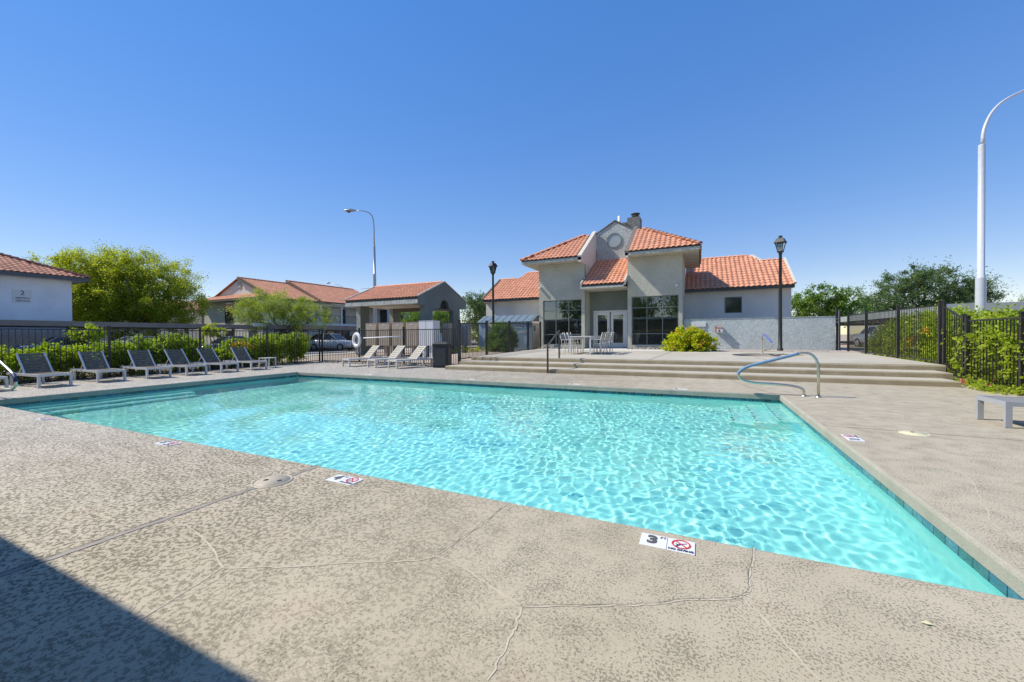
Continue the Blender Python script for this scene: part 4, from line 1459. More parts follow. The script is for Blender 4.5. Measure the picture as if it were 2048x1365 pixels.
# ------------------------------------------------------------------ lamps
def post_lamp(label, x, y, zb, zt):
    o = thing('post_lamp', label, 'lamp post', (x, y, zb), 0, 'black lantern posts')
    h = zt - zb
    m = MB()
    m.lathe((0, 0, 0), [(0.12, 0.0), (0.12, 0.10), (0.085, 0.14), (0.078, 1.0), (0.062, h - 0.88), (0.075, h - 0.86), (0.075, h - 0.80)], 16)
    m.obj('post', 'lamp_metal', o, world=False, fix=False)
    zl = h - 0.80
    m = MB()
    m.lathe((0, 0, 0), [(0.08, zl), (0.15, zl + 0.05), (0.155, zl + 0.10), (0.12, zl + 0.11)], 4, False)
    m.obj('lantern_base', 'lamp_metal', o, world=False, fix=False)
    g = MB()
    g.lathe((0, 0, 0), [(0.13, zl + 0.11), (0.225, zl + 0.46)], 4, False)
    g.obj('lantern_glass', 'window_glass', o, world=False, fix=False)
    b = MB()
    for k in range(4):
        a = math.pi / 2 * k
        c, s = math.cos(a), math.sin(a)
        b.bar((0.135 * c, 0.135 * s, zl + 0.10), (0.235 * c, 0.235 * s, zl + 0.47), 0.022, 0.022, (-s, c, 0))
    b.obj('lantern_bars', 'lamp_metal', o, world=False)
    m = MB()
    m.lathe((0, 0, 0), [(0.02, zl + 0.455), (0.30, zl + 0.46), (0.30, zl + 0.49), (0.19, zl + 0.66), (0.16, zl + 0.68), (0.08, zl + 0.69), (0.08, zl + 0.75), (0.10, zl + 0.76), (0.09, zl + 0.80), (0.005, zl + 0.80)], 4, False)
    m.obj('lantern_roof', 'lamp_metal', o, world=False, fix=False)
    m = MB()
    m.lathe((0, 0, 0), [(0.025, zl + 0.12), (0.045, zl + 0.2), (0.045, zl + 0.34), (0.01, zl + 0.40)], 10)
    m.obj('bulb', 'lamp_glow_glass', o, world=False, fix=False)
    o.rotation_euler = (0, 0, math.radians(20))
    return o
post_lamp('black lantern post standing before the blue stucco wall', 3.385, 21.95, 0.475, 5.78)
post_lamp('black lantern post behind the fence left of the clubhouse', -11.6, 22.0, 0.34, 5.90)

def street_light(name, label, base_pt, joints, arm, head, mat, r0, r1, group=None):
    o = thing(name, label, 'street light', base_pt, 0, group)
    b = Vector(base_pt)
    m = MB()
    z1, z2 = joints
    m.lathe((b.x, b.y, 0), [(r0 * 1.05, b.z), (r0, z1 - 0.02), (r0, z1), (r1, z1 + 0.01), (r1 * 0.94, z2 - 0.02), (r1 * 0.94, z2), (r1 * 0.55, z2 + 0.01)], 18)
    m.obj('pole', mat, o, fix=False)
    m = MB()
    P = smooth_path(arm, 1.2, 10)
    n = len(P)
    m.tube(P, [r1 * 0.56 * (1 - 0.45 * i / n) for i in range(n)], 12)
    m.obj('arm', mat, o, fix=False)
    if head:
        h = Vector(head[0])
        d = Vector(head[1]).normalized()
        s = d.cross(Vector((0, 0, 1)))
        hm = MB()
        vs, fs = [], []
        st = [(0.0, 0.05, 0.04), (0.12, 0.12, 0.10), (0.45, 0.19, 0.15), (0.8, 0.17, 0.12), (1.02, 0.10, 0.06), (1.08, 0.03, 0.02)]
        for (t, w, hh) in st:
            for k in range(12):
                a = 2 * math.pi * k / 12
                zz = math.sin(a)
                vs.append(h + d * t + s * (w * math.cos(a)) + Vector((0, 0, hh * (zz if zz > 0 else 0.55 * zz))))
        for i in range(len(st) - 1):
            for k in range(12):
                k2 = (k + 1) % 12
                fs.append((i * 12 + k, i * 12 + k2, (i + 1) * 12 + k2, (i + 1) * 12 + k))
        hm.add(vs, fs, True)
        hd = hm.obj('lamp_head', mat, o, fix=True)
        c = h + d * 0.62
        l = MB()
        l.lathe((c.x, c.y, c.z - 0.13), [(0.16, 0.05), (0.15, 0.0), (0.10, -0.04), (0.01, -0.05)], 14)
        l.obj('lens', 'pane_grey', hd, fix=False)
        q = h + d * 0.5
        l = MB()
        l.lathe((q.x, q.y, q.z + 0.14), [(0.045, -0.03), (0.045, 0.07), (0.005, 0.075)], 10)
        l.obj('photocell', 'ink_black', hd, fix=False)
    return o
street_light('street_light', 'tall grey street light rising behind the tiled mailbox shelter', (-24.98, 25.83, -0.05), (6.6, 9.0),
             [(-24.98, 25.83, 9.0), (-24.98, 25.83, 10.9), (-25.15, 25.75, 11.7), (-25.8, 25.45, 11.98), (-26.35, 25.19, 11.96)],
             ((-26.35, 25.19, 11.97), (-1, -0.47, 0)), 'pole_grey', 0.125, 0.10, 'arched street lights')
street_light('street_light', 'thick white street light pole at the right edge behind the fence', (7.97, 17.55, 0.0), (2.98, 7.1),
             [(7.99, 17.55, 7.1), (8.0, 17.56, 7.55), (8.24, 17.68, 8.15), (8.7, 17.88, 8.58), (9.9, 18.5, 9.1), (11.4, 19.2, 9.25)],
             ((11.35, 19.18, 9.25), (1, 0.47, 0)), 'pole_white', 0.118, 0.085, 'arched street lights')
for lab, b0, a in (('far arched street light arm pointing left above the apartment roof', (-63.4, 58.6, -0.1), [(-63.4, 58.6, 9.0), (-63.6, 58.5, 10.4), (-65.0, 57.9, 11.6), (-66.7, 57.07, 12.1)]),
                   ('far arched street light arm pointing right above the apartment roof', (-62.3, 59.1, -0.1), [(-62.3, 59.1, 9.0), (-62.2, 59.15, 10.3), (-61.2, 59.6, 10.95), (-59.6, 60.4, 11.0)])):
    street_light('street_light', lab, b0, (6.0, 9.0), a, (a[-1], (a[-1][0] - a[-2][0], a[-1][1] - a[-2][1], 0)), 'pole_grey', 0.13, 0.10, 'arched street lights')

# ------------------------------------------------------------------ handrails
def tube_rail(name, label, pts, r, rad, base, sleeve=None, sleeve_mat='sleeve_blue', flanges=(), mat='steel', cat='handrail', corner=0.2):
    o = thing(name, label, cat, base)
    P = smooth_path(pts, corner, 8)
    m = MB()
    m.tube(P, rad, 14)
    m.obj('rail_tube', mat, o, fix=False)
    if sleeve:
        i0, i1 = sleeve
        L = [0.0]
        for a, b in zip(P[:-1], P[1:]):
            L.append(L[-1] + (b - a).length)
        Q = [p for p, l in zip(P, L) if i0 * L[-1] <= l <= i1 * L[-1]]
        def at(t):
            t *= L[-1]
            for k in range(len(L) - 1):
                if L[k] <= t <= L[k + 1]:
                    return P[k].lerp(P[k + 1], (t - L[k]) / max(1e-6, L[k + 1] - L[k]))
        Q = [at(i0)] + Q + [at(i1)]
        m = MB()
        m.tube(Q, rad * 1.28, 14)
        m.obj('grip_sleeve', sleeve_mat, o, fix=False)
    for f in flanges:
        m = MB()
        m.lathe(f, [(rad * 1.05, 0.03), (rad * 1.5, 0.026), (rad * 2.2, 0.008), (rad * 2.25, 0.0)], 18)
        m.obj('flange', mat, o, fix=False)
    return o
tube_rail('pool_handrail', 'stainless pool handrail with blue sleeve at the right pool corner',
          [(2.127, 9.68, 0.0), (2.127, 9.68, 0.72), (1.96, 9.70, 0.905), (0.90, 9.72, 0.57), (0.735, 9.72, 0.44), (0.78, 9.72, 0.30), (0.98, 9.72, 0.235), (1.62, 9.72, 0.215), (1.90, 9.72, 0.16), (1.90, 9.72, 0.0)],
          0, 0.0245, (2.0, 9.7, 0), (0.30, 0.625), flanges=((2.127, 9.68, 0.0), (1.90, 9.72, 0.0)), corner=[0.2, 0.2, 0.13, 0.11, 0.11, 0.13, 0.2, 0.13])
tube_rail('pool_handrail', 'stainless pool handrail at the left photo edge before the loungers',
          [(-13.82, 3.0, 0.0), (-13.82, 3.0, 0.72), (-13.62, 3.0, 0.905), (-12.62, 3.02, 0.56), (-12.44, 3.02, 0.42), (-12.52, 3.02, 0.28), (-12.72, 3.02, 0.225), (-13.32, 3.02, 0.215), (-13.6, 3.02, 0.16), (-13.6, 3.02, 0.0)],
          0, 0.0245, (-13.7, 3.0, 0), (0.56, 0.625), sleeve_mat='ink_navy', flanges=((-13.82, 3.0, 0.0), (-13.6, 3.02, 0.0)), corner=[0.2, 0.2, 0.13, 0.11, 0.11, 0.13, 0.2, 0.13])
tube_rail('spa_handrail', 'small spa handrail with violet blue sleeve before the blue wall',
          [(2.36, 19.3, 0.44), (2.36, 19.3, 1.18), (2.40, 19.2, 1.26), (2.66, 18.95, 0.90), (2.68, 18.9, 0.76), (2.56, 19.0, 0.62), (2.40, 19.15, 0.58)],
          0, 0.022, (2.36, 19.3, 0.44), (0.42, 0.70), 'sleeve_violet', flanges=((2.36, 19.3, 0.445),), corner=0.07)
sr = thing('step_handrail', 'dark metal handrail climbing the patio steps', 'handrail', (-4.58, 12.55, 0))
MB().box(-4.605, -4.555, 12.525, 12.575, 0.0, 0.90).obj('post', 'bronze_rail', sr)
MB().box(-4.785, -4.735, 14.28, 14.33, 0.40, 1.40).obj('post', 'bronze_rail', sr)
m = MB()
m.bar((-4.575, 12.50, 0.905), (-4.765, 14.34, 1.445), 0.05, 0.035)
m.obj('hand_bar', 'bronze_rail', sr)

# ------------------------------------------------------------------ loungers
def make_lounger(label, frame, slat, group):
    o = thing('sun_lounger', label, 'sun lounger', (0, 0, 0), 0, group)
    W, H, L = 0.62, 0.345, 1.92
    for s in (-1, 1):
        y = s * (W / 2 - 0.02)
        MB().box(-L, 0, y - 0.018, y + 0.018, H - 0.06, H).obj('side_rail', frame, o, world=False)
        for x in (-0.03, -1.67):
            m = MB()
            m.box(x - 0.032, x + 0.032, y - 0.024, y + 0.024, 0.006, H - 0.061)
            lg = m.obj('leg', frame, o, world=False)
            MB().box(x - 0.022, x + 0.022, y - 0.016, y + 0.016, 0.0, 0.0055).obj('foot_pad', 'rubber', lg, world=False)
    MB().box(-0.036, 0.0, -W / 2 + 0.039, W / 2 - 0.039, H - 0.06, H).obj('foot_rail', frame, o, world=False)
    MB().box(-L, -L + 0.036, -W / 2 + 0.039, W / 2 - 0.039, H - 0.06, H).obj('head_rail', frame, o, world=False)
    sm = mesh_box('seat_slat', slat, 0.088, W - 0.09, 0.016, 0.003)
    for k in range(9):
        inst(sm, 'seat_slat', o, (-0.09 - 0.0995 * k, 0, H - 0.012))
    for k in range(8):
        inst(sm, 'seat_slat', o, (-1.86 + 0.0995 * k * 0.98, 0, H - 0.045)) if k < 3 else None
    # raised back
    hx, hz = -0.94, H - 0.02
    ang = math.radians(47)
    d = Vector((-math.cos(ang), 0, math.sin(ang)))
    up = Vector((math.sin(ang), 0, math.cos(ang)))
    BL = 0.74
    back = link('backrest', None, o)
    for s in (-1, 1):
        y = s * (W / 2 - 0.055)
        m = MB()
        m.bar(Vector((hx, y, hz)), Vector((hx, y, hz)) + d * BL, 0.034, 0.034, up)
        m.obj('back_rail', frame, back, world=False)
    bm_ = mesh_box('back_slat', slat, 0.084, W - 0.15, 0.014, 0.003)
    for k in range(7):
        p = Vector((hx, 0, hz)) + d * (0.06 + k * 0.1035) + up * 0.004
        inst(bm_, 'back_slat', back, p, (0, ang, 0))
    m = MB()
    e = Vector((hx, 0, hz)) + d * 0.42
    for s in (-1, 1):
        m.bar((e.x, s * 0.2, e.z - 0.01), (-1.52, s * 0.2, H - 0.04), 0.018, 0.018, (0, 1, 0))
    m.bar((-1.52, -0.2, H - 0.05), (-1.52, 0.2, H - 0.05), 0.018, 0.018)
    m.obj('back_prop', frame, o, world=False)
    return o

GL = 'loungers lined up along the left fence'
names = ['taupe slatted lounger nearest the left photo edge', 'taupe slatted lounger second from the left in the hedge row', 'taupe slatted lounger third from the left in the hedge row',
         'taupe slatted lounger fourth from the left in the hedge row', 'taupe slatted lounger fifth from the left in the hedge row', 'taupe slatted lounger at the far end of the hedge row']
src = make_lounger(names[0], 'frame_white', 'slat_taupe_shaded', GL)
spots = [(-15.22, 4.36, 0.035), (-15.40, 5.53, -0.02), (-15.34, 6.62, -0.045), (-15.38, 7.68, 0.01), (-15.46, 8.78, 0.06), (-15.5, 9.87, -0.03)]
for i, (x, y, r) in enumerate(spots):
    o = src if i == 0 else copy_tree(src)
    o.location = (x, y, 0)
    o.rotation_euler = (0, 0, r)
    o['label'] = names[i]
o = copy_tree(src)
o.location = (-15.30, 3.28, 0)
o['label'] = 'lounger cut off by the left photo edge behind the handrail'
GW = 'white loungers by the far fence'
srcw = make_lounger('x', 'frame_white', 'slat_tan', GW)
for i, (x, y, r, lab) in enumerate(((-13.55, 12.28, -106, 'white-framed lounger with sunlit-toned slats below the life ring'), (-12.13, 12.30, -106.5, 'white-framed lounger with sunlit-toned slats in the middle of the far three'),
                                    (-10.94, 12.20, -107, 'white-framed lounger with sunlit-toned slats beside the dark waste bin'))):
    o = srcw if i == 0 else copy_tree(srcw)
    o.location = (x, y, 0)
    o.rotation_euler = (0, 0, math.radians(r))
    o['label'] = lab
o = make_lounger('grey slatted lounger cut off by the right photo edge', 'frame_silver', 'slat_grey', 'white loungers by the far fence')
del o['group']
o.location = (3.63, 7.77, 0)
o.rotation_euler = (0, 0, math.pi)
# side table
t = thing('side_table', 'low white side table past the last lounger of the hedge row', 'side table', (-16.35, 10.75, 0))
m = MB()
m.box(-0.24, 0.24, -0.24, 0.24, 0.385, 0.415)
m.obj('table_top', 'frame_white', t, world=False)
for sx in (-1, 1):
    for sy in (-1, 1):
        MB().box(sx * 0.21 - 0.02, sx * 0.21 + 0.02, sy * 0.21 - 0.02, sy * 0.21 + 0.02, 0, 0.385).obj('leg', 'frame_white', t, world=False)

# ------------------------------------------------------------------ table and chairs on the patio
TZ = patio_z(17.6) + 0.005
tab = thing('patio_table', 'long white counter-height table on the patio before the doors', 'table', (-4.62, 17.75, TZ))
m = MB()
m.box(-0.47, 0.47, -1.05, 1.05, 0.74, 0.79)
m.obj('table_top', 'frame_white', tab, world=False)
for sx in (-1, 1):
    for sy in (-1, 1):
        MB().box(sx * 0.43 - 0.03, sx * 0.43 + 0.03, sy * 1.0 - 0.03, sy * 1.0 + 0.03, 0, 0.74).obj('leg', 'frame_white', tab, world=False)
for sx in (-1, 1):
    MB().box(sx * 0.43 - 0.02, sx * 0.43 + 0.02, -0.969, 0.969, 0.66, 0.735).obj('apron', 'frame_white', tab, world=False)
def make_chair(label):
    o = thing('patio_chair', label, 'chair', (0, 0, 0), 0, 'slatted chairs round the patio table')
    for sx in (-1, 1):
        x = sx * 0.22
        m = MB(); m.bar((x, -0.20, 0), (x, -0.20, 0.46), 0.026, 0.026, (0, 1, 0)); m.obj('leg', 'frame_white', o, world=False)
        m = MB(); m.tube([(x, 0.26, 0), (x, 0.20, 0.46), (x, 0.22, 0.62), (x, 0.31, 0.95)], 0.014, 8); m.obj('back_post', 'frame_white', o, world=False, fix=False)
        m = MB(); m.bar((x, -0.20, 0.64), (x, 0.22, 0.64), 0.036, 0.02); m.bar((x, -0.20, 0.46), (x, -0.20, 0.63), 0.022, 0.022, (0, 1, 0)); m.obj('arm_rest', 'frame_white', o, world=False)
    s = mesh_box('seat_slat', 'slat_tan', 0.44, 0.075, 0.016, 0.003)
    for k in range(5):
        inst(s, 'seat_slat', o, (0, -0.18 + k * 0.085, 0.465))
    s = mesh_box('back_slat', 'slat_tan', 0.42, 0.014, 0.07, 0.003)
    for k in range(4):
        inst(s, 'back_slat', o, (0, 0.235 + k * 0.024, 0.62 + k * 0.086), (math.radians(-15), 0, 0))
    return o
ch = [(-3.98, 16.98, -90, 'slatted patio chair nearest the camera on the right side of the table'), (-3.94, 17.52, -88, 'second patio chair from the front on the right side of the table'),
      (-3.94, 18.06, -92, 'third patio chair from the front on the right side of the table'), (-3.9, 18.62, -90, 'rear patio chair on the right side of the table'),
      (-5.28, 17.05, 90, 'slatted patio chair nearest the camera on the left side of the table'), (-5.26, 17.65, 92, 'middle patio chair on the left side of the table'),
      (-5.28, 18.25, 88, 'rear patio chair on the left side of the table')]
src = make_chair('x')
for i, (x, y, a, lab) in enumerate(ch):
    o = src if i == 0 else copy_tree(src)
    o.location = (x, y, patio_z(y) + 0.005)
    o.rotation_euler = (0, 0, math.radians(a))
    o['label'] = lab

# ------------------------------------------------------------------ waste bin, life ring, reaching pole
b = thing('waste_bin', 'dark square waste bin with a domed top beside the steps', 'waste bin', (-9.42, 13.42, 0), math.radians(18))
m = MB()
m.box(-0.29, 0.29, -0.29, 0.29, 0.0, 0.86)
m.obj('body', 'bin_dark', b, world=False)
m = MB()
m.lathe((0, 0, 0), [(0.43, 0.865), (0.43, 0.95), (0.30, 1.02), (0.16, 1.04), (0.01, 1.04)], 4, False)
hood = m.obj('hood', 'bin_dark', b, world=False, fix=False)
hood.rotation_euler = (0, 0, math.pi / 4)
MB().box(-0.23, 0.23, -0.31, -0.291, 0.10, 0.80).obj('panel', 'bin_panel', b, world=False)
MB().box(0.291, 0.31, -0.23, 0.23, 0.10, 0.80).obj('panel', 'bin_panel', b, world=False)
lr = thing('life_ring', 'white life ring hanging on the fence behind the loungers', 'life ring', (-14.95, 14.24, 1.10), math.radians(-14))
n, k2 = 40, 12
vs, fs = [], []
for i in range(n):
    a = 2 * math.pi * i / n
    for j in range(k2):
        bb = 2 * math.pi * j / k2
        rr = 0.29 + 0.085 * math.cos(bb)
        vs.append((rr * math.cos(a), 0.06 * math.sin(bb), rr * math.sin(a)))
for i in range(n):
    for j in range(k2):
        fs.append((i * k2 + j, i * k2 + (j + 1) % k2, ((i + 1) % n) * k2 + (j + 1) % k2, ((i + 1) % n) * k2 + j))
m = MB()
m.add(vs, fs, True)
m.obj('ring', 'ring_white', lr, world=False)
m = MB()
P = []
for i in range(41):
    a = 2 * math.pi * i / 40
    s = 0.385 + 0.02 * abs(math.sin(2 * a))
    P.append((s * math.cos(a), -0.02, s * math.sin(a)))
m.tube(P, 0.008, 6)
m.obj('grab_line', 'net_grey', lr, world=False, fix=False)
rp = thing('rope_coil', 'coil of grey rope hanging below the life ring', 'rope', (-14.90, 14.27, 0.62))
rg_ = random.Random(4)
for q in range(5):
    m = MB()
    P = []
    w, hh, ox = 0.10 + 0.03 * rg_.random(), 0.20 + 0.05 * rg_.random(), rg_.uniform(-0.05, 0.05)
    for i in range(25):
        a = 2 * math.pi * i / 24
        P.append((ox + w * math.sin(a), -0.012 * q, hh * math.cos(a)))
    m.tube(P, 0.009, 6)
    m.obj('rope_loop', 'net_grey', rp, world=False, fix=False)
po = thing('reaching_pole', 'long white rescue pole hung level along the far fence', 'rescue pole', (-13.4, 14.26, 1.24))
m = MB()
m.tube([(-14.55, 14.27, 1.20), (-12.16, 14.27, 1.27)], 0.026, 10)
m.obj('shaft', 'ring_white', po, fix=False)
m = MB()
m.tube([(-12.16, 14.28, 1.24), (-12.16, 14.20, 1.24), (-12.16, 14.20, 1.30)], 0.012, 8)
m.obj('hook', 'iron', po, fix=False)

# ------------------------------------------------------------------ tiled mailbox shelter
ram = thing('mailbox_shelter', 'dark stucco mailbox shelter with a red tiled gable roof', 'shelter', (-19.1, 23.2, 0))
GX = -16.05
ry0, ry1, rym = 20.35, 26.05, 23.2
zE, zR = 3.78, 5.0
def arch_gable(x0, x1, parent):
    """gable end with an arched louvre over the opening and two pillars"""
    m = MB()
    ax, az, ar = rym + 0.0, 3.05, 0.52
    pts = [(ry0, 3.30), (ry0, zE), (rym, zR), (ry1, zE), (ry1, 3.30), (25.15, 3.30), (25.15, 0.0), (24.28, 0.0), (24.28, 3.02)]
    arch = [(ax + ar * math.cos(t), az + 0.15 + ar * 1.1 * math.sin(t)) for t in [math.pi * k / 12 for k in range(13)]]
    pts += arch + [(21.80, 3.02), (21.80, 0.0), (20.95, 0.0), (20.95, 3.30)]
    m.prism(pts, x0, x1, 'x')
    return m.obj('gable_end', 'stucco_ramada', parent)
arch_gable(GX - 0.38, GX, ram)
m = MB()
ar = 0.52
m.prism([(rym + ar * math.cos(math.pi * k / 12), 3.2 + ar * 1.1 * math.sin(math.pi * k / 12)) for k in range(13)], GX - 0.30, GX - 0.25, 'x')
m.obj('arch_panel', 'ink_black', ram)
MB().box(GX - 0.36, GX - 0.04, 21.81, 24.27, 3.03, 3.18).obj('lintel', 'bronze_rail', ram)
for y0 in (20.95, 24.28):
    MB().box(-22.0, -21.62, y0, y0 + 0.85, -0.05, 3.45).obj('pillar', 'stucco_ramada', ram)
    MB().box(-22.0, -21.62, y0 - 0.006, y0 - 0.001, -0.05, 3.44).obj('pillar_sunlit_face', 'stucco_column', ram)  # paler skin paints the sunlight on the front of the dark pillar
k = (zR - zE) / (rym - ry0)
rr = link('shelter_roof', None, ram)
xl = -22.35
roof_tiles((xl, ry0 - 0.05, zE), (1, 0, 0), (0, rym - ry0, zR - zE), [(0, 0), (GX - xl + 0.02, 0), (GX - xl + 0.02, 3.10), (0, 3.10)], 'roof_tiles', rr, mat='terracotta', seed=21)
roof_tiles((GX, ry1 + 0.05, zE), (-1, 0, 0), (0, rym - ry1, zR - zE), [(0, 0), (GX - xl, 0), (GX - xl, 3.10), (0, 3.10)], 'rear_tiles', rr, mat='terracotta', seed=22)
ridge_caps((xl, rym, zR + 0.02), (GX, rym, zR + 0.02), rr, r=0.09)
for x in (xl - 0.05, GX - 0.02):
    m = MB(); m.bar((x, ry0 - 0.08, zE + 0.05), (x, rym, zR + 0.07), 0.10, 0.09); m.obj('verge', 'fascia_light', rr)
    m = MB(); m.bar((x, rym, zR + 0.07), (x, ry1 + 0.08, zE + 0.05), 0.10, 0.07); m.obj('verge', 'fascia_light', rr)
MB().box(xl, GX - 0.05, ry0 - 0.06, ry0 + 0.0, 3.36, 3.62).obj('fascia', 'fascia_light', rr)
MB().box(xl, GX - 0.05, ry0 - 0.03, ry0 + 0.03, 3.62, 3.80).obj('tile_shade_strip', 'fascia_dark', rr)
MB().box(xl, GX - 0.39, ry1 - 0.03, ry1 + 0.03, 3.36, 3.78).obj('fascia', 'fascia_light', rr)
MB().box(xl + 0.05, GX - 0.385, ry0 + 0.031, ry1 - 0.031, 3.42, 3.45).obj('ceiling', 'soffit', rr)
MB().box(-21.6, GX - 0.385, 24.35, 24.6, 3.15, 3.415).obj('beam', 'fascia_brown', rr)
m = MB()
m.bar((-20.0, 21.5, 3.30), (-18.3, 21.5, 3.33), 0.16, 0.08)
m.obj('tube_light', 'trim_white', rr)

def mailbox(label, x0, x1, y, z0, z1, mat, depth=0.45, doors=True, legmat='mail_tan', group='mailbox units under the shelter', top='mail_tan_dark'):
    o = thing('mailbox_unit', label, 'mailbox', ((x0 + x1) / 2, y, -0.05), 0, group)
    MB().box(x0, x1, y, y + depth, z0, z1).obj('cabinet', mat, o)
    MB().box(x0 - 0.008, x1 + 0.008, y - 0.01, y + depth + 0.01, z1 + 0.001, z1 + 0.03).obj('cap', mat, o)
    c = (x0 + x1) / 2
    MB().box(c - 0.12, c + 0.12, y + 0.12, y + depth - 0.1, -0.05, z0).obj('pedestal', legmat, o)
    if doors:
        w = (x1 - x0 - 0.06) / 2
        h = (z1 - z0 - 0.30) / 4
        dm = mesh_box('mail_door', mat, w - 0.015, 0.012, h - 0.015, 0.002)
        for i in range(2):
            for j in range(4):
                d = inst(dm, 'mail_door', o, (x0 + 0.03 + w * (i + 0.5) - o.location.x, -0.006, z0 + 0.04 + h * (j + 0.5) + 0.05))
        MB().box(c - 0.10, c + 0.10, y - 0.014, y - 0.001, z1 - 0.16, z1 - 0.11).obj('outgoing_slot', 'mail_white', o)
    return o
ord_ = ['first', 'second', 'third', 'fourth']
for i in range(4):
    x0 = -20.28 + i * 1.135
    mailbox('%s tan mailbox unit from the left under the shelter' % ord_[i], x0, x0 + 0.92, 20.1, 0.64, 2.14, 'mail_tan')
mailbox('left white mailbox unit before the shelter pillar', -15.78, -15.26, 20.0, 0.70, 2.2, 'mail_white', legmat='mail_white', doors=False)
mailbox('right white mailbox unit before the shelter pillar', -15.22, -14.70, 20.0, 0.70, 2.2, 'mail_white', depth=0.7, legmat='mail_white', doors=False)
mailbox('brown mailbox unit at the back of the shelter', -15.75, -15.2, 22.4, 0.62, 2.12, 'mail_tan', legmat='mail_tan')
mailbox('grey mailbox unit right of the shelter behind the fence', -14.45, -13.75, 22.5, 0.62, 2.08, 'pole_grey', legmat='pole_grey')

# ------------------------------------------------------------------ blue kiosk left of the clubhouse
kx0, kx1, ky0, ky1, kz = -13.15, -9.38, 22.9, 24.7, 0.36
kio = thing('sign_kiosk', 'small blue metal-roofed kiosk wall with white lettering', 'kiosk', (-11.3, 23.8, kz))
MB().box(-11.55, kx1, ky0 + 0.02, ky0 + 0.12, kz, 2.16).obj('front_panel', 'kiosk_blue', kio)
MB().box(kx0, kx0 + 0.62, ky0 + 0.02, ky0 + 0.12, kz, 2.16).obj('side_panel', 'kiosk_pale', kio)
MB().box(kx1 - 0.12, kx1 - 0.005, ky0 + 0.121, ky1 - 0.1, kz, 2.16).obj('end_wall', 'pink_grey', kio)
m = MB()
m.prism([(ky0 - 0.02, 2.16), (ky1 + 0.02, 2.16), ((ky0 + ky1) / 2, 2.56)], kx1 - 0.10, kx1 - 0.01, 'x')
m.obj('gable', 'ink_black', kio)
for s in (0, 1):
    y0 = ky0 - 0.08 if s == 0 else ky1 + 0.08
    m = MB()
    m.add([(kx0 - 0.1, y0, 2.13), (kx1 + 0.05, y0, 2.13), (kx1 + 0.05, 23.8, 2.58), (kx0 - 0.1, 23.8, 2.58),
           (kx0 - 0.1, y0, 2.16), (kx1 + 0.05, y0, 2.16), (kx1 + 0.05, 23.8, 2.61), (kx0 - 0.1, 23.8, 2.61)],
          [(0, 1, 2, 3), (7, 6, 5, 4), (0, 4, 5, 1), (1, 5, 6, 2), (2, 6, 7, 3), (3, 7, 4, 0)])
    r_ = m.obj('roof_sheet', 'kiosk_roof', kio)
    for q in range(8):
        x = kx0 + 0.2 + q * 0.5
        b_ = MB(); b_.bar((x, y0, 2.17), (x, 23.8, 2.62), 0.025, 0.03); b_.obj('seam', 'kiosk_roof', r_)
MB().box(kx1 - 0.004, kx1 + 0.002, 23.2, 23.5, 1.55, 1.90).obj('plaque', 'ink_grey', kio)
for body, sz, x, z in (('IEGO S', 0.34, -10.28, 1.86), ('APART', 0.22, -10.05, 1.48)):
    me = text_mesh(body, sz, 'trim_white', 0.006, 0.004)
    inst(me, 'lettering', kio, (x - kio.location.x, ky0 + 0.012 - kio.location.y, z - kz), (math.pi / 2, 0, 0))
m = MB()
m.prism([(-9.95, 1.25), (-9.70, 1.25), (-9.78, 0.62), (-9.92, 0.80)], ky0 + 0.008, ky0 + 0.016, 'y')
m.obj('painted_figure', 'kiosk_pale', kio)

# ------------------------------------------------------------------ left house with the number 2
h2 = thing('white_house', 'white stucco house end with number 2 plate at the left edge', 'house', (-46.7, 3.0, 0))
MB().box(-53, -42.7, -14, 13.15, -0.1, 5.62).obj('wall', 'stucco_house', h2)
pl = MB().box(-42.69, -42.66, 10.28, 11.16, 3.80, 4.70).obj('number_plate', 'stucco_white', h2)
for body, sz, z in (('2', 0.42, 4.47), ('2007/2012', 0.155, 4.12), ('1007/1012', 0.155, 3.93)):
    me = text_mesh(body, sz, 'ink_grey', 0.002, 0.004)
    inst(me, 'lettering', pl, (-42.652 - h2.location.x, 10.72 - h2.location.y, z), (math.pi / 2, 0, math.pi / 2))
hr = link('hip_roof', None, h2)
e, zt2, pt2 = 0.75, 5.86, 0.42
ax0, ax1, ay0, ay1 = -53 - e, -42.7 + e, -14 - e, 13.15 + e
hd = (ax1 - ax0) / 2
sl2 = hd * math.sqrt(1 + pt2 * pt2)
roof_tiles((ax1, ay0, zt2), (0, 1, 0), (-1, 0, pt2), [(0, 0), (ay1 - ay0, 0), (ay1 - ay0 - hd, sl2), (hd, sl2)], 'roof_tiles', hr, mat='terracotta_dull', seed=31, tw=0.30, tl=0.40)
roof_tiles((ax1, ay1, zt2), (-1, 0, 0), (0, -1, pt2), [(0, 0), (ax1 - ax0, 0), (hd, sl2)], 'end_tiles', hr, mat='terracotta_dull', seed=32, tw=0.30, tl=0.40)
ridge_caps((ax1, ay1, zt2), (ax1 - hd, ay1 - hd, zt2 + pt2 * hd), hr, mat='terracotta_dull', r=0.13, L=0.42, lift=0.05)
m = MB()
m.box(ax1 - 0.05, ax1, ay0, ay1, 5.58, 5.86)
m.obj('fascia', 'ink_grey', hr)
MB().box(ax0, ax1 - 0.051, ay1 - 0.05, ay1, 5.58, 5.86).obj('fascia', 'ink_grey', hr)
MB().box(ax0, ax1 - 0.05, ay0, ay1 - 0.05, 5.60, 5.625).obj('soffit', 'soffit', hr)

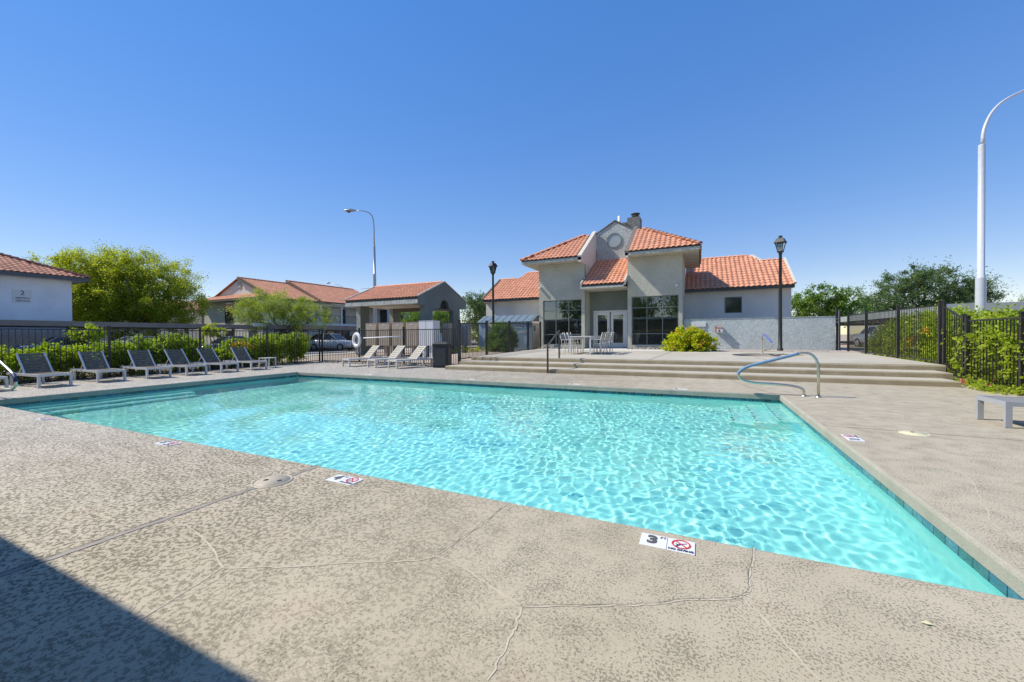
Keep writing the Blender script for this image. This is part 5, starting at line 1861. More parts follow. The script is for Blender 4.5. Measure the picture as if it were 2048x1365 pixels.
# ------------------------------------------------------------------ apartment block
AX, AY = -42.3, 27.3
ap = thing('apartment_block', 'two storey apartment block with red tiled roofs and a balcony', 'building', (AX, AY, 0))
MB().box(-53, AX, AY, 34.4, -0.1, 5.45).obj('wall', 'stucco_cream', ap)
MB().box(-53, AX - 1.6, 34.4, 52, -0.1, 5.45).obj('wall', 'stucco_cream', ap)
def ap_window(x0, x1, z0, z1, face, at_, mat='pane_grey'):
    if face == 'y':
        f = MB().box(x0, x1, at_ - 0.04, at_ - 0.001, z0, z1).obj('window', 'window_frame', ap)
        MB().box(x0 + 0.06, x1 - 0.06, at_ - 0.045, at_ - 0.041, z0 + 0.06, z1 - 0.06).obj('pane', mat, f)
    else:
        f = MB().box(at_ + 0.001, at_ + 0.04, x0, x1, z0, z1).obj('window', 'window_frame', ap)
        MB().box(at_ + 0.041, at_ + 0.045, x0 + 0.06, x1 - 0.06, z0 + 0.06, z1 - 0.06).obj('pane', mat, f)
ap_window(-48.9, -47.3, 2.9, 5.3, 'y', AY, 'pane_dark')
ap_window(-44.6, -43.2, 2.9, 5.0, 'y', AY)
ap_window(-48.9, -47.3, 0.0, 2.1, 'y', AY, 'pane_dark')
ap_window(-44.6, -43.2, 0.6, 2.1, 'y', AY)
for y in (28.6, 31.6):
    ap_window(y, y + 1.3, 3.3, 4.9, 'x', AX)
    ap_window(y, y + 1.3, 0.7, 2.1, 'x', AX)
# recessed balcony bay
MB().box(AX - 1.59, AX, 34.41, 40.6, 2.72, 3.0).obj('balcony_floor', 'trim_white', ap)
MB().box(AX - 1.59, AX, 34.41, 40.6, 5.15, 5.45).obj('balcony_beam', 'trim_white', ap)
for y in (34.55, 37.7, 40.4):
    MB().box(AX - 0.22, AX - 0.001, y, y + 0.24, -0.1, 5.15).obj('balcony_post', 'trim_white', ap)
for y0, y1 in ((34.9, 36.0), (36.25, 37.3), (39.0, 39.9)):
    d = MB().box(AX - 1.585, AX - 1.55, y0, y1, 3.01, 5.05).obj('balcony_door', 'trim_white', ap)
    MB().box(AX - 1.549, AX - 1.54, y0 + 0.06, y1 - 0.06, 3.05, 5.0).obj('pane', 'pane_dark', d)
for y0, y1 in ((34.8, 37.69), (37.95, 40.39)):
    rl = MB().box(AX - 0.10, AX - 0.06, y0, y1, 3.98, 4.03).obj('balcony_rail', 'iron', ap)
    nb = int((y1 - y0) / 0.16)
    pb = mesh_box('baluster', 'iron', 0.02, 0.02, 0.97)
    for q in range(nb):
        inst(pb, 'baluster', rl, (AX - 0.08 - ap.location.x, y0 + 0.08 + q * 0.16 - ap.location.y, 3.495))
MB().box(AX - 1.58, AX - 1.5, 34.5, 40.5, -0.1, 2.4).obj('ground_floor_wall', 'pane_dark', ap)
# roofs: a lower cross gable to the left, hip before it and the long main gable
ar1 = link('main_roof', None, ap)
zt = 5.62
def gable(y0, y1, xe, xr, zr, nm, seed):
    v = (xr - xe, 0, zr - zt)
    L = math.hypot(xr - xe, zr - zt)
    r = link(nm, None, ap)
    roof_tiles((xe, y0, zt), (0, 1, 0), v, [(0, 0), (y1 - y0, 0), (y1 - y0, L), (0, L)], 'roof_tiles', r, mat='terracotta', seed=seed, tw=0.36, tl=0.46)
    m = MB()
    m.poly([(xr, y0, zr), (xr, y1, zr), (2 * xr - xe, y1, zt), (2 * xr - xe, y0, zt)])
    m.obj('rear_slope', 'terracotta_dull', r)
    ridge_caps((xr, y0, zr), (xr, y1, zr), r, mat='terracotta', r=0.13, L=0.45)
    ridge_caps((xe, y0 + 0.02, zt + 0.05), (xr, y0 + 0.02, zr + 0.03), r, mat='terracotta', r=0.13, L=0.45)
    m = MB(); m.bar((xe + 0.02, y0 - 0.04, zt - 0.08), (xr, y0 - 0.04, zr - 0.08), 0.08, 0.2); m.obj('verge', 'fascia_brown', r)
    MB().box(xe - 0.06, xe, y0, y1, zt - 0.22, zt + 0.02).obj('fascia', 'fascia_brown', r)
    m = MB()
    m.poly([(xe - 0.1, y0 + 0.25, zt - 0.1), (xr, y0 + 0.25, zr - 0.1), (2 * xr - xe + 0.1, y0 + 0.25, zt - 0.1)])
    m.obj('gable_wall', 'stucco_white', r)
    return r
gable(27.95, 34.6, AX + 0.55, -47.6, 8.1, 'gable_roof', 41)
gable(33.9, 45.0, AX + 0.75, -47.6, 8.45, 'gable_roof', 42)
# hip skirt under the near gable
hs = link('skirt_roof', None, ap)
roof_tiles((-53.6, AY - 0.6, 5.55), (1, 0, 0), (0, 1.5, 0.62), [(0, 0), (-53.6 * -1 + AX + 0.6, 0), (-53.6 * -1 + AX - 0.9, 1.62), (1.0, 1.62)], 'roof_tiles', hs, mat='terracotta', seed=43, tw=0.36, tl=0.46)
ridge_caps((AX + 0.6, AY - 0.6, 5.58), (AX - 0.9, AY + 0.9, 6.2), hs, mat='terracotta', r=0.13, L=0.45)
MB().box(-53.6, AX + 0.6, AY - 0.64, AY - 0.6, 5.36, 5.58).obj('fascia', 'fascia_brown', hs)
MB().box(AX + 0.55, AX + 0.6, AY - 0.599, 34.0, 5.36, 5.56).obj('fascia', 'fascia_brown', hs)
MB().box(-53.6, AX + 0.55, AY - 0.599, AY + 0.9, 5.46, 5.49).obj('soffit', 'soffit', hs)
vent = MB()
vent.lathe((0, 0, 0), [(0.35, -0.02), (0.35, 0.04), (0.30, 0.05), (0.01, 0.05)], 20)
vo = vent.obj('gable_vent', 'fascia_light', ap, world=False, fix=False)
vo.location = (-47.6 - AX, 28.17 - AY, 7.25)
vo.rotation_euler = (math.pi / 2, 0, 0)
# balcony wing seen through the shelter
ap2 = thing('far_apartment', 'pale far apartment seen between the shelter pillars', 'building', (-40, 46, 0))
MB().box(-47, -36, 45, 56, -0.1, 6.2).obj('wall', 'stucco_house', ap2)
for x in (-45.5, -42.6, -39.5):
    f = MB().box(x, x + 1.5, 44.95, 44.999, 3.0, 5.3).obj('window', 'trim_white', ap2)
    MB().box(x + 0.08, x + 1.42, 44.94, 44.949, 3.08, 5.2).obj('pane', 'pane_dark', f)
MB().box(-36.5, -36.0, 44.6, 44.99, -0.1, 6.2).obj('pilaster', 'fascia_brown', ap2)
m = MB()
m.prism([(44.2, 6.2), (50.5, 8.4), (56.8, 6.2)], -47.6, -35.4, 'x')
m.obj('roof', 'terracotta', ap2)

# ------------------------------------------------------------------ carports
def carport(label, x0, x1, y0, y1, zt, th, mat, posts, group='flat roofed carports', postx=None):
    o = thing('carport', label, 'carport', ((x0 + x1) / 2, (y0 + y1) / 2, -0.05), 0, group)
    MB().box(x0 + 0.06, x1 - 0.06, y0 + 0.06, y1 - 0.06, zt - 0.12, zt - 0.06).obj('roof_sheet', 'pole_grey', o)
    MB().box(x1 - 0.05, x1, y0, y1, zt - th, zt).obj('fascia', mat, o)
    MB().box(x0, x0 + 0.05, y0, y1, zt - th, zt).obj('fascia', mat, o)
    MB().box(x0 + 0.051, x1 - 0.051, y0, y0 + 0.05, zt - th, zt).obj('fascia', mat, o)
    MB().box(x0 + 0.051, x1 - 0.051, y1 - 0.05, y1, zt - th, zt).obj('fascia', mat, o)
    px = postx if postx is not None else (x1 - 1.2)
    for y in posts:
        MB().box(px - 0.09, px + 0.09, y - 0.09, y + 0.09, -0.05, zt - 0.13).obj('post', mat, o)
    return o
carport('long brown carport fascia behind the left fence', -42.0, -37.0, -6, 23.0, 2.41, 0.34, 'carport_brown', [-2, 4.5, 11.6, 18.4, 22.0])
carport('shorter brown carport behind the large bush', -40.5, -35.6, 24.2, 34.6, 2.44, 0.40, 'carport_brown', [26.5, 33.0])
MB_ = MB()
MB_.box(-36.96, -36.90, 23.05, 24.3, 2.30, 2.58)
tag(MB_.obj('carport_link', 'mail_white'), 'white fascia piece joining the two brown carports', 'panel')
carport('grey carport behind the vines at the right edge', 10.25, 26.0, 25.03, 60.0, 2.58, 0.40, 'carport_grey', [26.5, 33, 40, 47, 54])

# ------------------------------------------------------------------ cars
def car(name, label, loc, rz, paint, kind='sedan', L=4.6, Wd=1.8):
    o = thing(name, label, 'car', loc, rz, 'parked cars')
    hw = Wd / 2
    suv = kind == 'suv'
    H = 1.66 if suv else 1.44
    belt = 1.02 if suv else 0.92
    hood = 0.98 if suv else 0.82
    # lower body as stations: x, half width, bottom, top
    st = [(0.0, 0.60, 0.42, 0.62), (0.10, 0.78, 0.30, hood - 0.16), (0.45, 0.88, 0.24, hood - 0.05), (1.15, 0.90, 0.22, hood), (1.55, 0.90, 0.22, belt),
          (3.2, 0.90, 0.22, belt + 0.02), (L - 0.65, 0.89, 0.24, belt + 0.03), (L - 0.12, 0.80, 0.32, belt - 0.02), (L, 0.70, 0.45, belt - 0.22)]
    vs, fs = [], []
    for (x, w, b, t) in st:
        w *= hw / 0.9
        vs += [(x, -w * 0.90, b), (x, -w, b + (t - b) * 0.35), (x, -w * 0.985, b + (t - b) * 0.75), (x, -w * 0.90, t), (x, 0, t + 0.03),
               (x, w * 0.90, t), (x, w * 0.985, b + (t - b) * 0.75), (x, w, b + (t - b) * 0.35), (x, w * 0.90, b)]
    n = 9
    for i in range(len(st) - 1):
        for k in range(n):
            k2 = (k + 1) % n
            fs.append((i * n + k, i * n + k2, (i + 1) * n + k2, (i + 1) * n + k))
    fs.append(tuple(range(n)))
    fs.append(tuple((len(st) - 1) * n + k for k in reversed(range(n))))
    m = MB()
    m.add(vs, fs, True)
    m.obj('body', paint, o, world=False)
    rear = L - 0.25 if suv else L - 0.95
    cab = [(1.25, 0.80, belt - 0.02), (2.05, 0.66, H - 0.05), (2.6, 0.66, H), (rear - 0.7, 0.65, H - 0.03), (rear, 0.74, belt + 0.02)]
    vs, fs = [], []
    for (x, w, t) in cab:
        w *= hw / 0.9
        vs += [(x, -0.80 * hw / 0.9, belt - 0.05), (x, -w, t), (x, w, t), (x, 0.80 * hw / 0.9, belt - 0.05)]
    for i in range(len(cab) - 1):
        for k in range(3):
            fs.append((i * 4 + k, i * 4 + k + 1, i * 4 + k + 5, i * 4 + k + 4))
    m = MB()
    m.add(vs, fs)
    m.obj('window_glass', 'car_glass', o, world=False)
    m = MB()
    for i in (1, 2):
        x0, w0, t0 = cab[i]
        x1, w1, t1 = cab[i + 1]
        w0 *= hw / 0.9
        w1 *= hw / 0.9
        m.poly([(x0, -w0 - 0.01, t0 + 0.012), (x1, -w1 - 0.01, t1 + 0.012), (x1, w1 + 0.01, t1 + 0.012), (x0, w0 + 0.01, t0 + 0.012)])
    for s in (-1, 1):
        m.bar((1.25, s * 0.79 * hw / 0.9, belt), (2.05, s * 0.665 * hw / 0.9, H - 0.04), 0.05, 0.06, (0, 1, 0))
        m.bar((2.75, s * 0.80 * hw / 0.9, belt), (2.70, s * 0.665 * hw / 0.9, H), 0.05, 0.07, (0, 1, 0))
        m.bar((rear, s * 0.745 * hw / 0.9, belt), (rear - 0.7, s * 0.66 * hw / 0.9, H - 0.03), 0.05, 0.10, (0, 1, 0))
        m.bar((2.05, s * 0.67 * hw / 0.9, H - 0.03), (rear - 0.7, s * 0.66 * hw / 0.9, H - 0.02), 0.05, 0.05)
    m.obj('roof', paint, o, world=False)
    for s in (-1, 1):
        for x in (0.88, L - 0.95):
            wz = 0.345 if suv else 0.32
            t = MB()
            t.tube([(x, s * (hw - 0.20), wz), (x, s * (hw + 0.005), wz)], wz, 20)
            ty = t.obj('wheel', 'rubber', o, world=False, fix=False)
            t = MB()
            t.tube([(x, s * (hw + 0.002), wz), (x, s * (hw + 0.014), wz)], wz * 0.66, 14)
            t.obj('rim', 'rim_metal', ty, world=False, fix=False)
        MB().box(0.02, 0.30, s * hw * 0.62 - 0.18, s * hw * 0.62 + 0.18, hood - 0.30, hood - 0.17).obj('headlight', 'lens_clear', o, world=False)
        MB().box(L - 0.12, L + 0.005, s * hw * 0.68 - 0.14, s * hw * 0.68 + 0.14, belt - 0.34, belt - 0.16).obj('tail_light', 'lens_red', o, world=False)
        mm = MB()
        mm.box(1.62, 1.75, s * (hw + 0.02) - 0.09, s * (hw + 0.02) + 0.09, belt + 0.02, belt + 0.15)
        mm.obj('side_mirror', paint, o, world=False)
    MB().box(-0.005, 0.12, -0.42, 0.42, 0.40, 0.52).obj('grille', 'ink_black', o, world=False)
    MB().box(-0.012, 0.0, -0.16, 0.16, 0.53, 0.63).obj('number_plate', 'trim_white', o, world=False)
    return o
car('parked_car', 'dark car half hidden behind the hedge before the white house', (-36.0, 13.3, -0.05), math.radians(-95), 'paint_grey', 'sedan')
car('parked_car', 'silver car behind the hedge left of the tree trunk', (-33.9, 11.05, -0.05), math.radians(92), 'paint_silver', 'sedan')
car('parked_car', 'black car behind the gap in the hedge', (-35.0, 17.55, -0.05), math.radians(88), 'paint_grey', 'sedan')
car('parked_car', 'white car seen through the fence beside the life ring', (-31.1, 29.2, -0.05), math.radians(197), 'paint_white', 'suv', 4.6, 1.86)
car('parked_car', 'black car behind the white car by the life ring', (-31.9, 33.5, -0.05), math.radians(195), 'paint_black', 'sedan')
car('parked_car', 'pale car seen through the right fence beside the gate', (11.2, 31.0, 0.3), math.radians(100), 'paint_silver', 'sedan')

# ------------------------------------------------------------------ porch roof behind the camera (throws the near shadow)
por = thing('porch', 'porch roof behind the camera whose shadow falls on the near deck', 'porch', (-8, -3, 0))
ez = 3.0
ey = 0.855 - ez * (0.30 / 1.13)
MB().box(-30, 3.0, -8.0, ey, ez, ez + 0.18).obj('roof_slab', 'porch_wall', por)
MB().box(-30, 3.0, -8.0, -7.7, -0.1, ez).obj('rear_wall', 'porch_wall', por)
for x in (-27, -20, -13):
    MB().box(x - 0.1, x + 0.1, ey - 0.35, ey - 0.15, 0.0, ez).obj('post', 'porch_wall', por)

# ------------------------------------------------------------------ trees
def blob_ring(c, R, r, zs, n, seed, jit=0.25):
    rg = random.Random(seed)
    out = []
    for i in range(n):
        a = 2 * math.pi * (i + rg.uniform(-0.3, 0.3)) / n
        rr = R * rg.uniform(0.55, 1.0)
        s = r * rg.uniform(0.75, 1.2)
        out.append((c[0] + rr * math.cos(a), c[1] + rr * math.sin(a), c[2] + rg.uniform(*zs), s, s, s * 0.85))
    return out

# the big yellow-green tree left of the apartments
tb = (-49.4, 21.0, -0.1)
bl = []
for (px_, pz, r) in ((-57.0, 7.3, 1.9), (-55.0, 8.4, 1.9), (-54.2, 6.4, 2.2), (-52.6, 9.0, 1.9), (-51.2, 8.6, 2.0), (-51.4, 6.2, 2.4), (-49.2, 8.4, 1.9), (-48.6, 6.4, 2.2),
                     (-46.9, 7.6, 1.8), (-46.4, 5.6, 1.9), (-53.0, 4.4, 1.9), (-49.8, 4.2, 1.9), (-47.2, 4.0, 1.6), (-56.2, 5.2, 1.8), (-55.0, 3.4, 1.7), (-51.6, 3.0, 1.6), (-48.4, 2.9, 1.5), (-45.6, 4.4, 1.3)):
    px_, pz = px_ - 0.9, pz - 0.35
    t = (px_ + 52.0) / 14.0
    bl.append((px_, 20.2 + t * 6.3, pz, r, r, r * 0.82))
    if r > 1.85:
        bl.append((px_ - 0.9, 18.0 + t * 6.3, pz - 0.3, r * 0.85, r * 0.85, r * 0.7))
tree('broad_tree', 'broad yellow-green tree behind the left carport', tb, 10.4, bl, 115000, 0.21, 'leaf_mesquite', 7, 0.24, sprigs=34, spread=0.20, stretch=1.3, aspect=0.34, fill=0.45)
# feathery tree before the apartments
tb = (-35.9, 25.2, -0.1)
bl = []
for (dx, z, r) in ((-2.9, 3.9, 1.1), (-2.0, 4.7, 1.0), (-1.2, 3.5, 1.2), (-0.2, 4.4, 1.1), (0.7, 3.5, 1.1), (1.3, 4.3, 0.9), (2.3, 3.6, 1.0), (3.2, 3.1, 0.9), (-2.4, 2.8, 1.0), (1.6, 2.7, 1.0)):
    bl.append((-35.9 + dx, 25.2 + dx * 0.47, z, r, r, r * 0.8))
tree('feathery_tree', 'feathery pale green tree before the apartment block', tb, 5.4, bl, 26000, 0.16, 'leaf_willow', 17, 0.13, sprigs=26, spread=0.24, stretch=1.8, aspect=0.25, fill=0.4)
# small trees below the carport line at the left
for i, (x, y, zt_, lab) in enumerate(((-34.5, 11.3, 2.05, 'young lime green tree below the long carport'), (-33.0, 17.6, 2.25, 'olive young tree behind the gap in the hedge'))):
    bl = [(x, y, zt_ - 0.35, 0.42, 0.42, 0.34), (x + 0.2, y + 0.3, zt_ - 0.55, 0.36, 0.36, 0.3), (x - 0.2, y - 0.3, zt_ - 0.5, 0.36, 0.36, 0.3)]
    tree('young_tree', lab, (x, y, -0.05), zt_, bl, 2200, 0.14, 'leaf_hedge_lime' if i == 0 else 'leaf_mesquite', 23 + i, 0.06, group='young trees in the car park', sprigs=14, spread=0.25, aspect=0.4)
# trees between the shelter and the clubhouse
bl = blob_ring((-20.3, 35.2, 3.6), 0.9, 1.0, (-1.2, 1.3), 8, 31) + [(-20.2, 35.0, 4.8, 0.8, 0.8, 0.7)]
tree('background_tree', 'dark green tree left of the clubhouse wing', (-20.2, 35.2, 0.2), 5.4, bl, 9000, 0.17, 'leaf_dark', 33, 0.12, group='background trees', sprigs=24, spread=0.22, aspect=0.5)
for i, (x, y, z, r, lab) in enumerate(((-31.0, 38.5, 3.2, 1.5, 'green tree seen through the shelter front'), (-27.6, 39.5, 3.1, 1.4, 'green tree seen through the shelter gable opening'), (-22.5, 40.0, 2.4, 1.2, 'low green tree behind the grey mailbox'))):
    bl = blob_ring((x, y, z), 0.9, r * 0.7, (-1.0, 0.9), 7, 40 + i)
    tree('background_tree', lab, (x, y, 0.1), z + r, bl, 6000, 0.18, 'leaf_mid', 43 + i, 0.12, group='background trees', sprigs=22, spread=0.24, aspect=0.45)
# right: mid green and the tall dark evergreen
bl = []
for (t, z, r) in ((0.02, 3.3, 1.0), (0.2, 4.0, 0.9), (0.35, 4.6, 0.75), (0.45, 3.6, 1.1), (0.62, 4.5, 0.8), (0.72, 3.5, 1.0), (0.88, 4.3, 0.8), (1.0, 3.2, 0.9), (0.25, 2.9, 1.0), (0.6, 2.8, 1.1)):
    bl.append((7.4 + 4.8 * t, 41.0 + 2.3 * t, z, r, r, r * 0.85))
tree('background_tree', 'bright green tree above the blue wall by the gate', (9.7, 42.1, 0.2), 5.0, bl, 13000, 0.19, 'leaf_mid', 51, 0.14, group='background trees', sprigs=24, spread=0.22, stretch=1.3, aspect=0.45, fill=0.5)
bl = []
for (t, z, r) in ((-0.02, 3.6, 1.3), (0.10, 4.4, 1.3), (0.22, 6.0, 1.2), (0.27, 4.6, 1.7), (0.36, 6.2, 1.4), (0.43, 7.5, 0.9), (0.47, 5.4, 1.8), (0.55, 6.9, 1.1), (0.62, 5.8, 1.5), (0.70, 6.7, 0.9),
                  (0.76, 5.2, 1.6), (0.86, 5.6, 0.8), (0.92, 4.4, 1.1), (0.3, 3.4, 1.6), (0.65, 3.6, 1.7), (0.9, 3.4, 1.4)):
    bl.append((14.8 + 12.0 * t, 51.1 + 5.6 * t, z, r, r, r * 0.8))
tree('evergreen_tree', 'tall dark evergreen behind the right carport', (20.6, 53.8, 0.2), 8.4, bl, 36000, 0.24, 'leaf_dark', 61, 0.22, group='background trees', sprigs=20, spread=0.20, stretch=2.4, aspect=0.28, fill=0.5)
bl = [(29.5, 57.5, 4.2, 0.7, 0.7, 0.5), (30.6, 58.0, 3.6, 0.9, 0.9, 0.5), (32.5, 58.8, 3.8, 1.0, 1.0, 0.6)]
tree('background_tree', 'thin sparse shrub tree above the grey carport', (31, 58.0, 0.2), 4.6, bl, 900, 0.25, 'leaf_dark', 66, 0.08, group='background trees', sprigs=16, spread=0.3, stretch=2.0, aspect=0.2)
# trees behind the camera that mirror in the clubhouse glass
for i, (x, y, s, lab) in enumerate(((-9.5, -24.0, 1.0, 'tree behind the camera mirrored in the left pane of the left bay'), (-1.0, -17.0, 1.25, 'tallest tree behind the camera mirrored in the right bay window'),
                                    (6.5, -14.0, 1.1, 'tree behind the camera mirrored in the right bay beside the wall'), (14.0, -12.0, 1.2, 'outermost right tree behind the camera'), (-17.0, -16.0, 0.9, 'smallest tree behind the camera, far left'))):
    bl = blob_ring((x, y, 4.8 * s), 1.9 * s, 1.7 * s, (-1.5, 1.8), 9, 70 + i)
    tree('mirrored_tree', lab, (x, y, -0.05), 7.0 * s, bl, 5000, 0.34, 'leaf_dark', 75 + i, 0.2, group='trees behind the camera', sprigs=20, spread=0.25, aspect=0.5)

# ------------------------------------------------------------------ hedges and shrubs
HG = 'clipped shrubs of the left hedge'
hs_ = [(3.3, 0.98, 'leaf_hedge_lime', 'lime green shrub at the left photo edge behind the fence'), (4.5, 1.00, 'leaf_hedge_lime', 'lime green shrub behind the first lounger'),
       (5.55, 1.08, 'leaf_hedge_lime', 'lime green shrub between the first and second loungers'), (6.6, 1.20, 'leaf_hedge', 'green hedge shrub behind the second lounger'),
       (7.6, 1.28, 'leaf_hedge', 'green hedge shrub behind the third lounger'), (8.55, 1.36, 'leaf_hedge', 'tall green hedge shrub behind the fourth lounger'),
       (9.85, 0.80, 'leaf_hedge_lime', 'low lime shrub in the gap of the hedge'), (10.95, 1.24, 'leaf_hedge', 'green shrub behind the last dark lounger'),
       (12.1, 1.40, 'leaf_hedge', 'large dense green bush at the corner of the fence, left part'), (13.3, 1.42, 'leaf_hedge', 'large dense green bush at the corner of the fence, right part')]
for i, (y, h, mt, lab) in enumerate(hs_):
    x = -18.25
    h -= 0.13
    rg = random.Random(90 + i)
    bl = []
    for q in range(7):
        r = rg.uniform(0.34, 0.46)
        bl.append((x + rg.uniform(-0.28, 0.28), y + rg.uniform(-0.48, 0.48), min(h - r * 0.8, rg.uniform(0.3, h)), r, r, r * 0.85))
    for q in range(4):
        bl.append((x + 0.1, y - 0.45 + q * 0.3, h - 0.20 + rg.uniform(-0.10, 0.12), 0.30, 0.30, 0.28))
    bl.append((x, y, h * 0.42, 0.5, 0.58, h * 0.4))
    s = shrub('hedge_shrub', lab, (x, y, -0.03), bl, 9500, 0.082, mt, 100 + i, HG, sprigs=34, spread=0.17, stretch=1.0, aspect=0.5, fill=0.5)
    if i == 7:
        blossoms(s, s.location, [(-17.75, 10.25, 0.98), (-17.72, 10.5, 1.02), (-17.74, 10.7, 0.98), (-17.72, 10.9, 0.85)], 60, 0.05, 'flower_yellow', 5, 0.07)
# lantana bush before the blue wall
lb = (-0.48, 20.9, patio_z(20.9))
bl = [(-0.48, 20.9, 0.95, 0.85, 0.7, 0.62), (-1.1, 20.8, 0.75, 0.55, 0.6, 0.42), (0.18, 20.95, 0.78, 0.6, 0.6, 0.45), (-0.75, 20.7, 1.15, 0.5, 0.5, 0.45), (0.0, 20.75, 1.12, 0.5, 0.5, 0.42), (-0.4, 20.5, 0.70, 0.8, 0.5, 0.4)]
s = shrub('lantana_bush', 'round yellow-flowering bush before the blue wall', lb, bl, 15000, 0.085, 'leaf_lantana', 130, sprigs=60, spread=0.11, stretch=0.5, aspect=0.7, fill=0.72)
rg = random.Random(3)
pts = []
for k in range(42):
    a, e_ = rg.uniform(math.pi, 2 * math.pi), rg.uniform(0.0, 1.3)
    pts.append((-0.48 + 1.08 * math.cos(a) * math.cos(e_), 20.85 + 0.82 * math.sin(a) * math.cos(e_), 0.62 + 0.95 * math.sin(e_)))
blossoms(s, s.location, pts, 14, 0.05, 'flower_yellow', 300, 0.03)
# round bush by the left patio fence
bl = [(-10.3, 20.6, 1.15, 0.72, 0.72, 0.72), (-10.75, 20.5, 0.9, 0.45, 0.5, 0.55), (-9.85, 20.6, 0.95, 0.45, 0.5, 0.55), (-10.3, 20.4, 0.75, 0.8, 0.6, 0.5), (-10.3, 20.6, 1.62, 0.5, 0.5, 0.34)]
shrub('round_bush', 'rounded green bush behind the left patio fence', (-10.3, 20.6, 0.33), bl, 26000, 0.075, 'leaf_mid', 140, sprigs=90, spread=0.12, aspect=0.5, fill=0.72)
bl = [(-13.9 + 0.25 * k, 21.2 + 0.1 * (k % 3), 0.42, 0.22, 0.2, 0.14) for k in range(9)]
shrub('flower_patch', 'low yellow-green plants behind the left patio fence', (-12.9, 21.2, 0.30), bl, 2200, 0.06, 'leaf_lantana', 150, cat='plants', sprigs=14, spread=0.25, aspect=0.5)
# spiky agave at the foot of the white house
ag = thing('agave_plant', 'spiky dark agave at the foot of the white house', 'plant', (-30.5, 8.4, -0.05))
rg = random.Random(8)
for k in range(26):
    a, t = rg.uniform(0, 6.28), rg.uniform(0.25, 1.2)
    L = rg.uniform(0.9, 1.35)
    d = Vector((math.cos(a) * math.cos(t), math.sin(a) * math.cos(t), math.sin(t)))
    s_ = d.cross(Vector((0, 0, 1))).normalized()
    m = MB()
    p1, p2 = d * L * 0.4, d * L
    m.add([(0, 0, 0.12), tuple(Vector((0, 0, 0.12)) + p1 + s_ * 0.05), tuple(Vector((0, 0, 0.12)) + p2), tuple(Vector((0, 0, 0.12)) + p1 - s_ * 0.05)], [(0, 1, 2, 3)])
    m.obj('blade', 'leaf_agave', ag, world=False)

# vines and shrubs behind the right fences
VG = 'leafy shrubs behind the right fences'
vs_ = [(6.75, 8.6, 1.55, 'dense vine shrub at the far right photo edge'), (6.7, 9.9, 1.62, 'dense vine shrub climbing the lower right fence'), (6.65, 11.1, 1.60, 'vine shrub in the middle of the lower right fence'),
       (6.6, 12.3, 1.50, 'vine shrub at the left end of the lower right fence'), (6.6, 13.5, 1.40, 'vine shrub behind the sloping fence by the steps'), (6.85, 14.9, 1.40, 'green shrub behind the tall fence post at the top step'),
       (6.9, 16.2, 1.55, 'green shrub behind the upper right fence, nearest the steps'), (6.95, 17.5, 1.50, 'green shrub with yellow flowers behind the upper right fence'),
       (6.9, 18.9, 1.62, 'green shrub in the middle of the upper right fence'), (6.9, 20.3, 1.05, 'low green shrub behind the upper fence near the gate')]
for i, (x, y, h, lab) in enumerate(vs_):
    rg = random.Random(200 + i)
    gz = 0.0 if y < 13.7 else 0.33
    bl = []
    for q in range(9):
        r = rg.uniform(0.30, 0.46)
        bl.append((x + rg.uniform(-0.35, 0.35), y + rg.uniform(-0.55, 0.55), gz + min(h - r * 0.7, rg.uniform(0.15, h)), r, r, r * 0.9))
    bl.append((x, y, gz + h * 0.45, 0.5, 0.62, h * 0.42))
    for q in range(3):
        bl.append((x - 0.45, y + rg.uniform(-0.5, 0.5), gz + rg.uniform(0.2, h * 0.8), 0.28, 0.3, 0.22))
    s = shrub('vine_shrub', lab, (x, y, gz - 0.02), bl, 9500 if y < 13 else 8500, 0.085 if y < 13 else 0.08, 'leaf_vine', 210 + i, VG, sprigs=26, spread=0.20, stretch=1.6, aspect=0.62, fill=0.45)
    if i == 7:
        blossoms(s, s.location, [(6.35, 16.35, 1.30), (6.35, 16.5, 1.34), (6.35, 16.7, 1.31), (6.3, 17.35, 1.12), (6.3, 17.42, 1.05), (6.25, 17.45, 0.86)], 45, 0.05, 'flower_yellow', 400, 0.05)
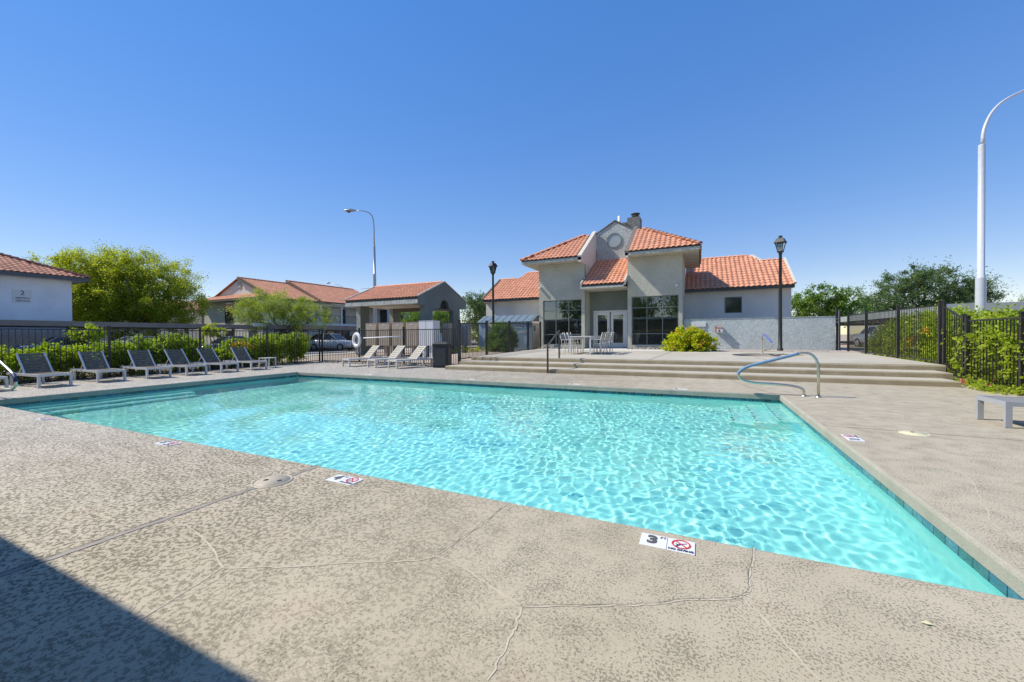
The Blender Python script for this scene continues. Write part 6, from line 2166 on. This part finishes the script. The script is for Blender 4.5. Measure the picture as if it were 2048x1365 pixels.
# trailing plants spilling over the kerb
bl = [(5.72 + 0.12 * math.sin(k), 10.6 + 0.30 * k, 0.05, 0.22, 0.2, 0.08) for k in range(11)]
s = shrub('ground_cover', 'trailing green plants spilling onto the deck below the right fence', (5.75, 12.0, 0.0), bl, 2600, 0.06, 'leaf_vine', 240, cat='plants', sprigs=14, spread=0.22, aspect=0.6)
blossoms(s, s.location, [(5.62, 12.95, 0.10), (5.66, 12.2, 0.10)], 40, 0.035, 'flower_red', 500, 0.035)
blossoms(s, s.location, [(5.5, 10.2, 0.08), (5.55, 10.32, 0.08)], 60, 0.05, 'flower_yellow', 520, 0.06)
bl = [(6.25 + 0.1 * math.sin(k * 2), 15.2 + 0.34 * k, 0.44, 0.2, 0.2, 0.10) for k in range(9)]
shrub('ground_cover', 'low green plants along the foot of the upper right fence', (6.25, 16.6, 0.36), bl, 1900, 0.06, 'leaf_vine', 250, cat='plants', sprigs=14, spread=0.22, aspect=0.6)
# leaf litter and mulch pieces under the hedge
stones('leaf_litter', 'dry leaf litter and bark under the left hedge', [(-18.6, -17.2, 3.0, 14.3, -0.03)], 1500, 0.012, 0.035, 9)

# ------------------------------------------------------------------ white block behind the broad tree
wb = thing('white_block', 'white two storey block half hidden behind the broad tree', 'building', (-62, 24, 0))
MB().box(-66, -60, 10, 40, -0.1, 5.0).obj('wall', 'stucco_cream', wb)
for k in range(9):
    y = 12.0 + k * 3.1
    for z0, z1 in ((0.0, 2.1), (3.0, 4.5)):
        f = MB().box(-59.999, -59.95, y, y + (1.0 if k % 2 else 1.6), z0, z1).obj('window', 'window_frame', wb)
        MB().box(-59.949, -59.94, y + 0.07, y + (0.93 if k % 2 else 1.53), z0 + 0.07, z1 - 0.07).obj('pane', 'pane_dark', f)
m = MB()
m.prism([(-66.6, 5.0), (-59.4, 5.0), (-63, 6.3)], 9.4, 40.6, 'y')
m.obj('roof', 'terracotta_dull', wb)
# fine joints in the coping face
for y in (4.75, 6.95, 8.6):
    MB().box(PX1 - 0.0012, PX1 + 0.02, y - 0.003, y + 0.003, -0.108, -0.03).obj('coping_joint', 'crack_light', deck)
for x in (-11.4, -8.2, -5.9, -3.1, -0.6, 1.46):
    MB().box(x - 0.004, x + 0.004, PY1 - 0.0012, PY1 + 0.02, -0.108, -0.03).obj('coping_joint', 'crack_dark', deck)
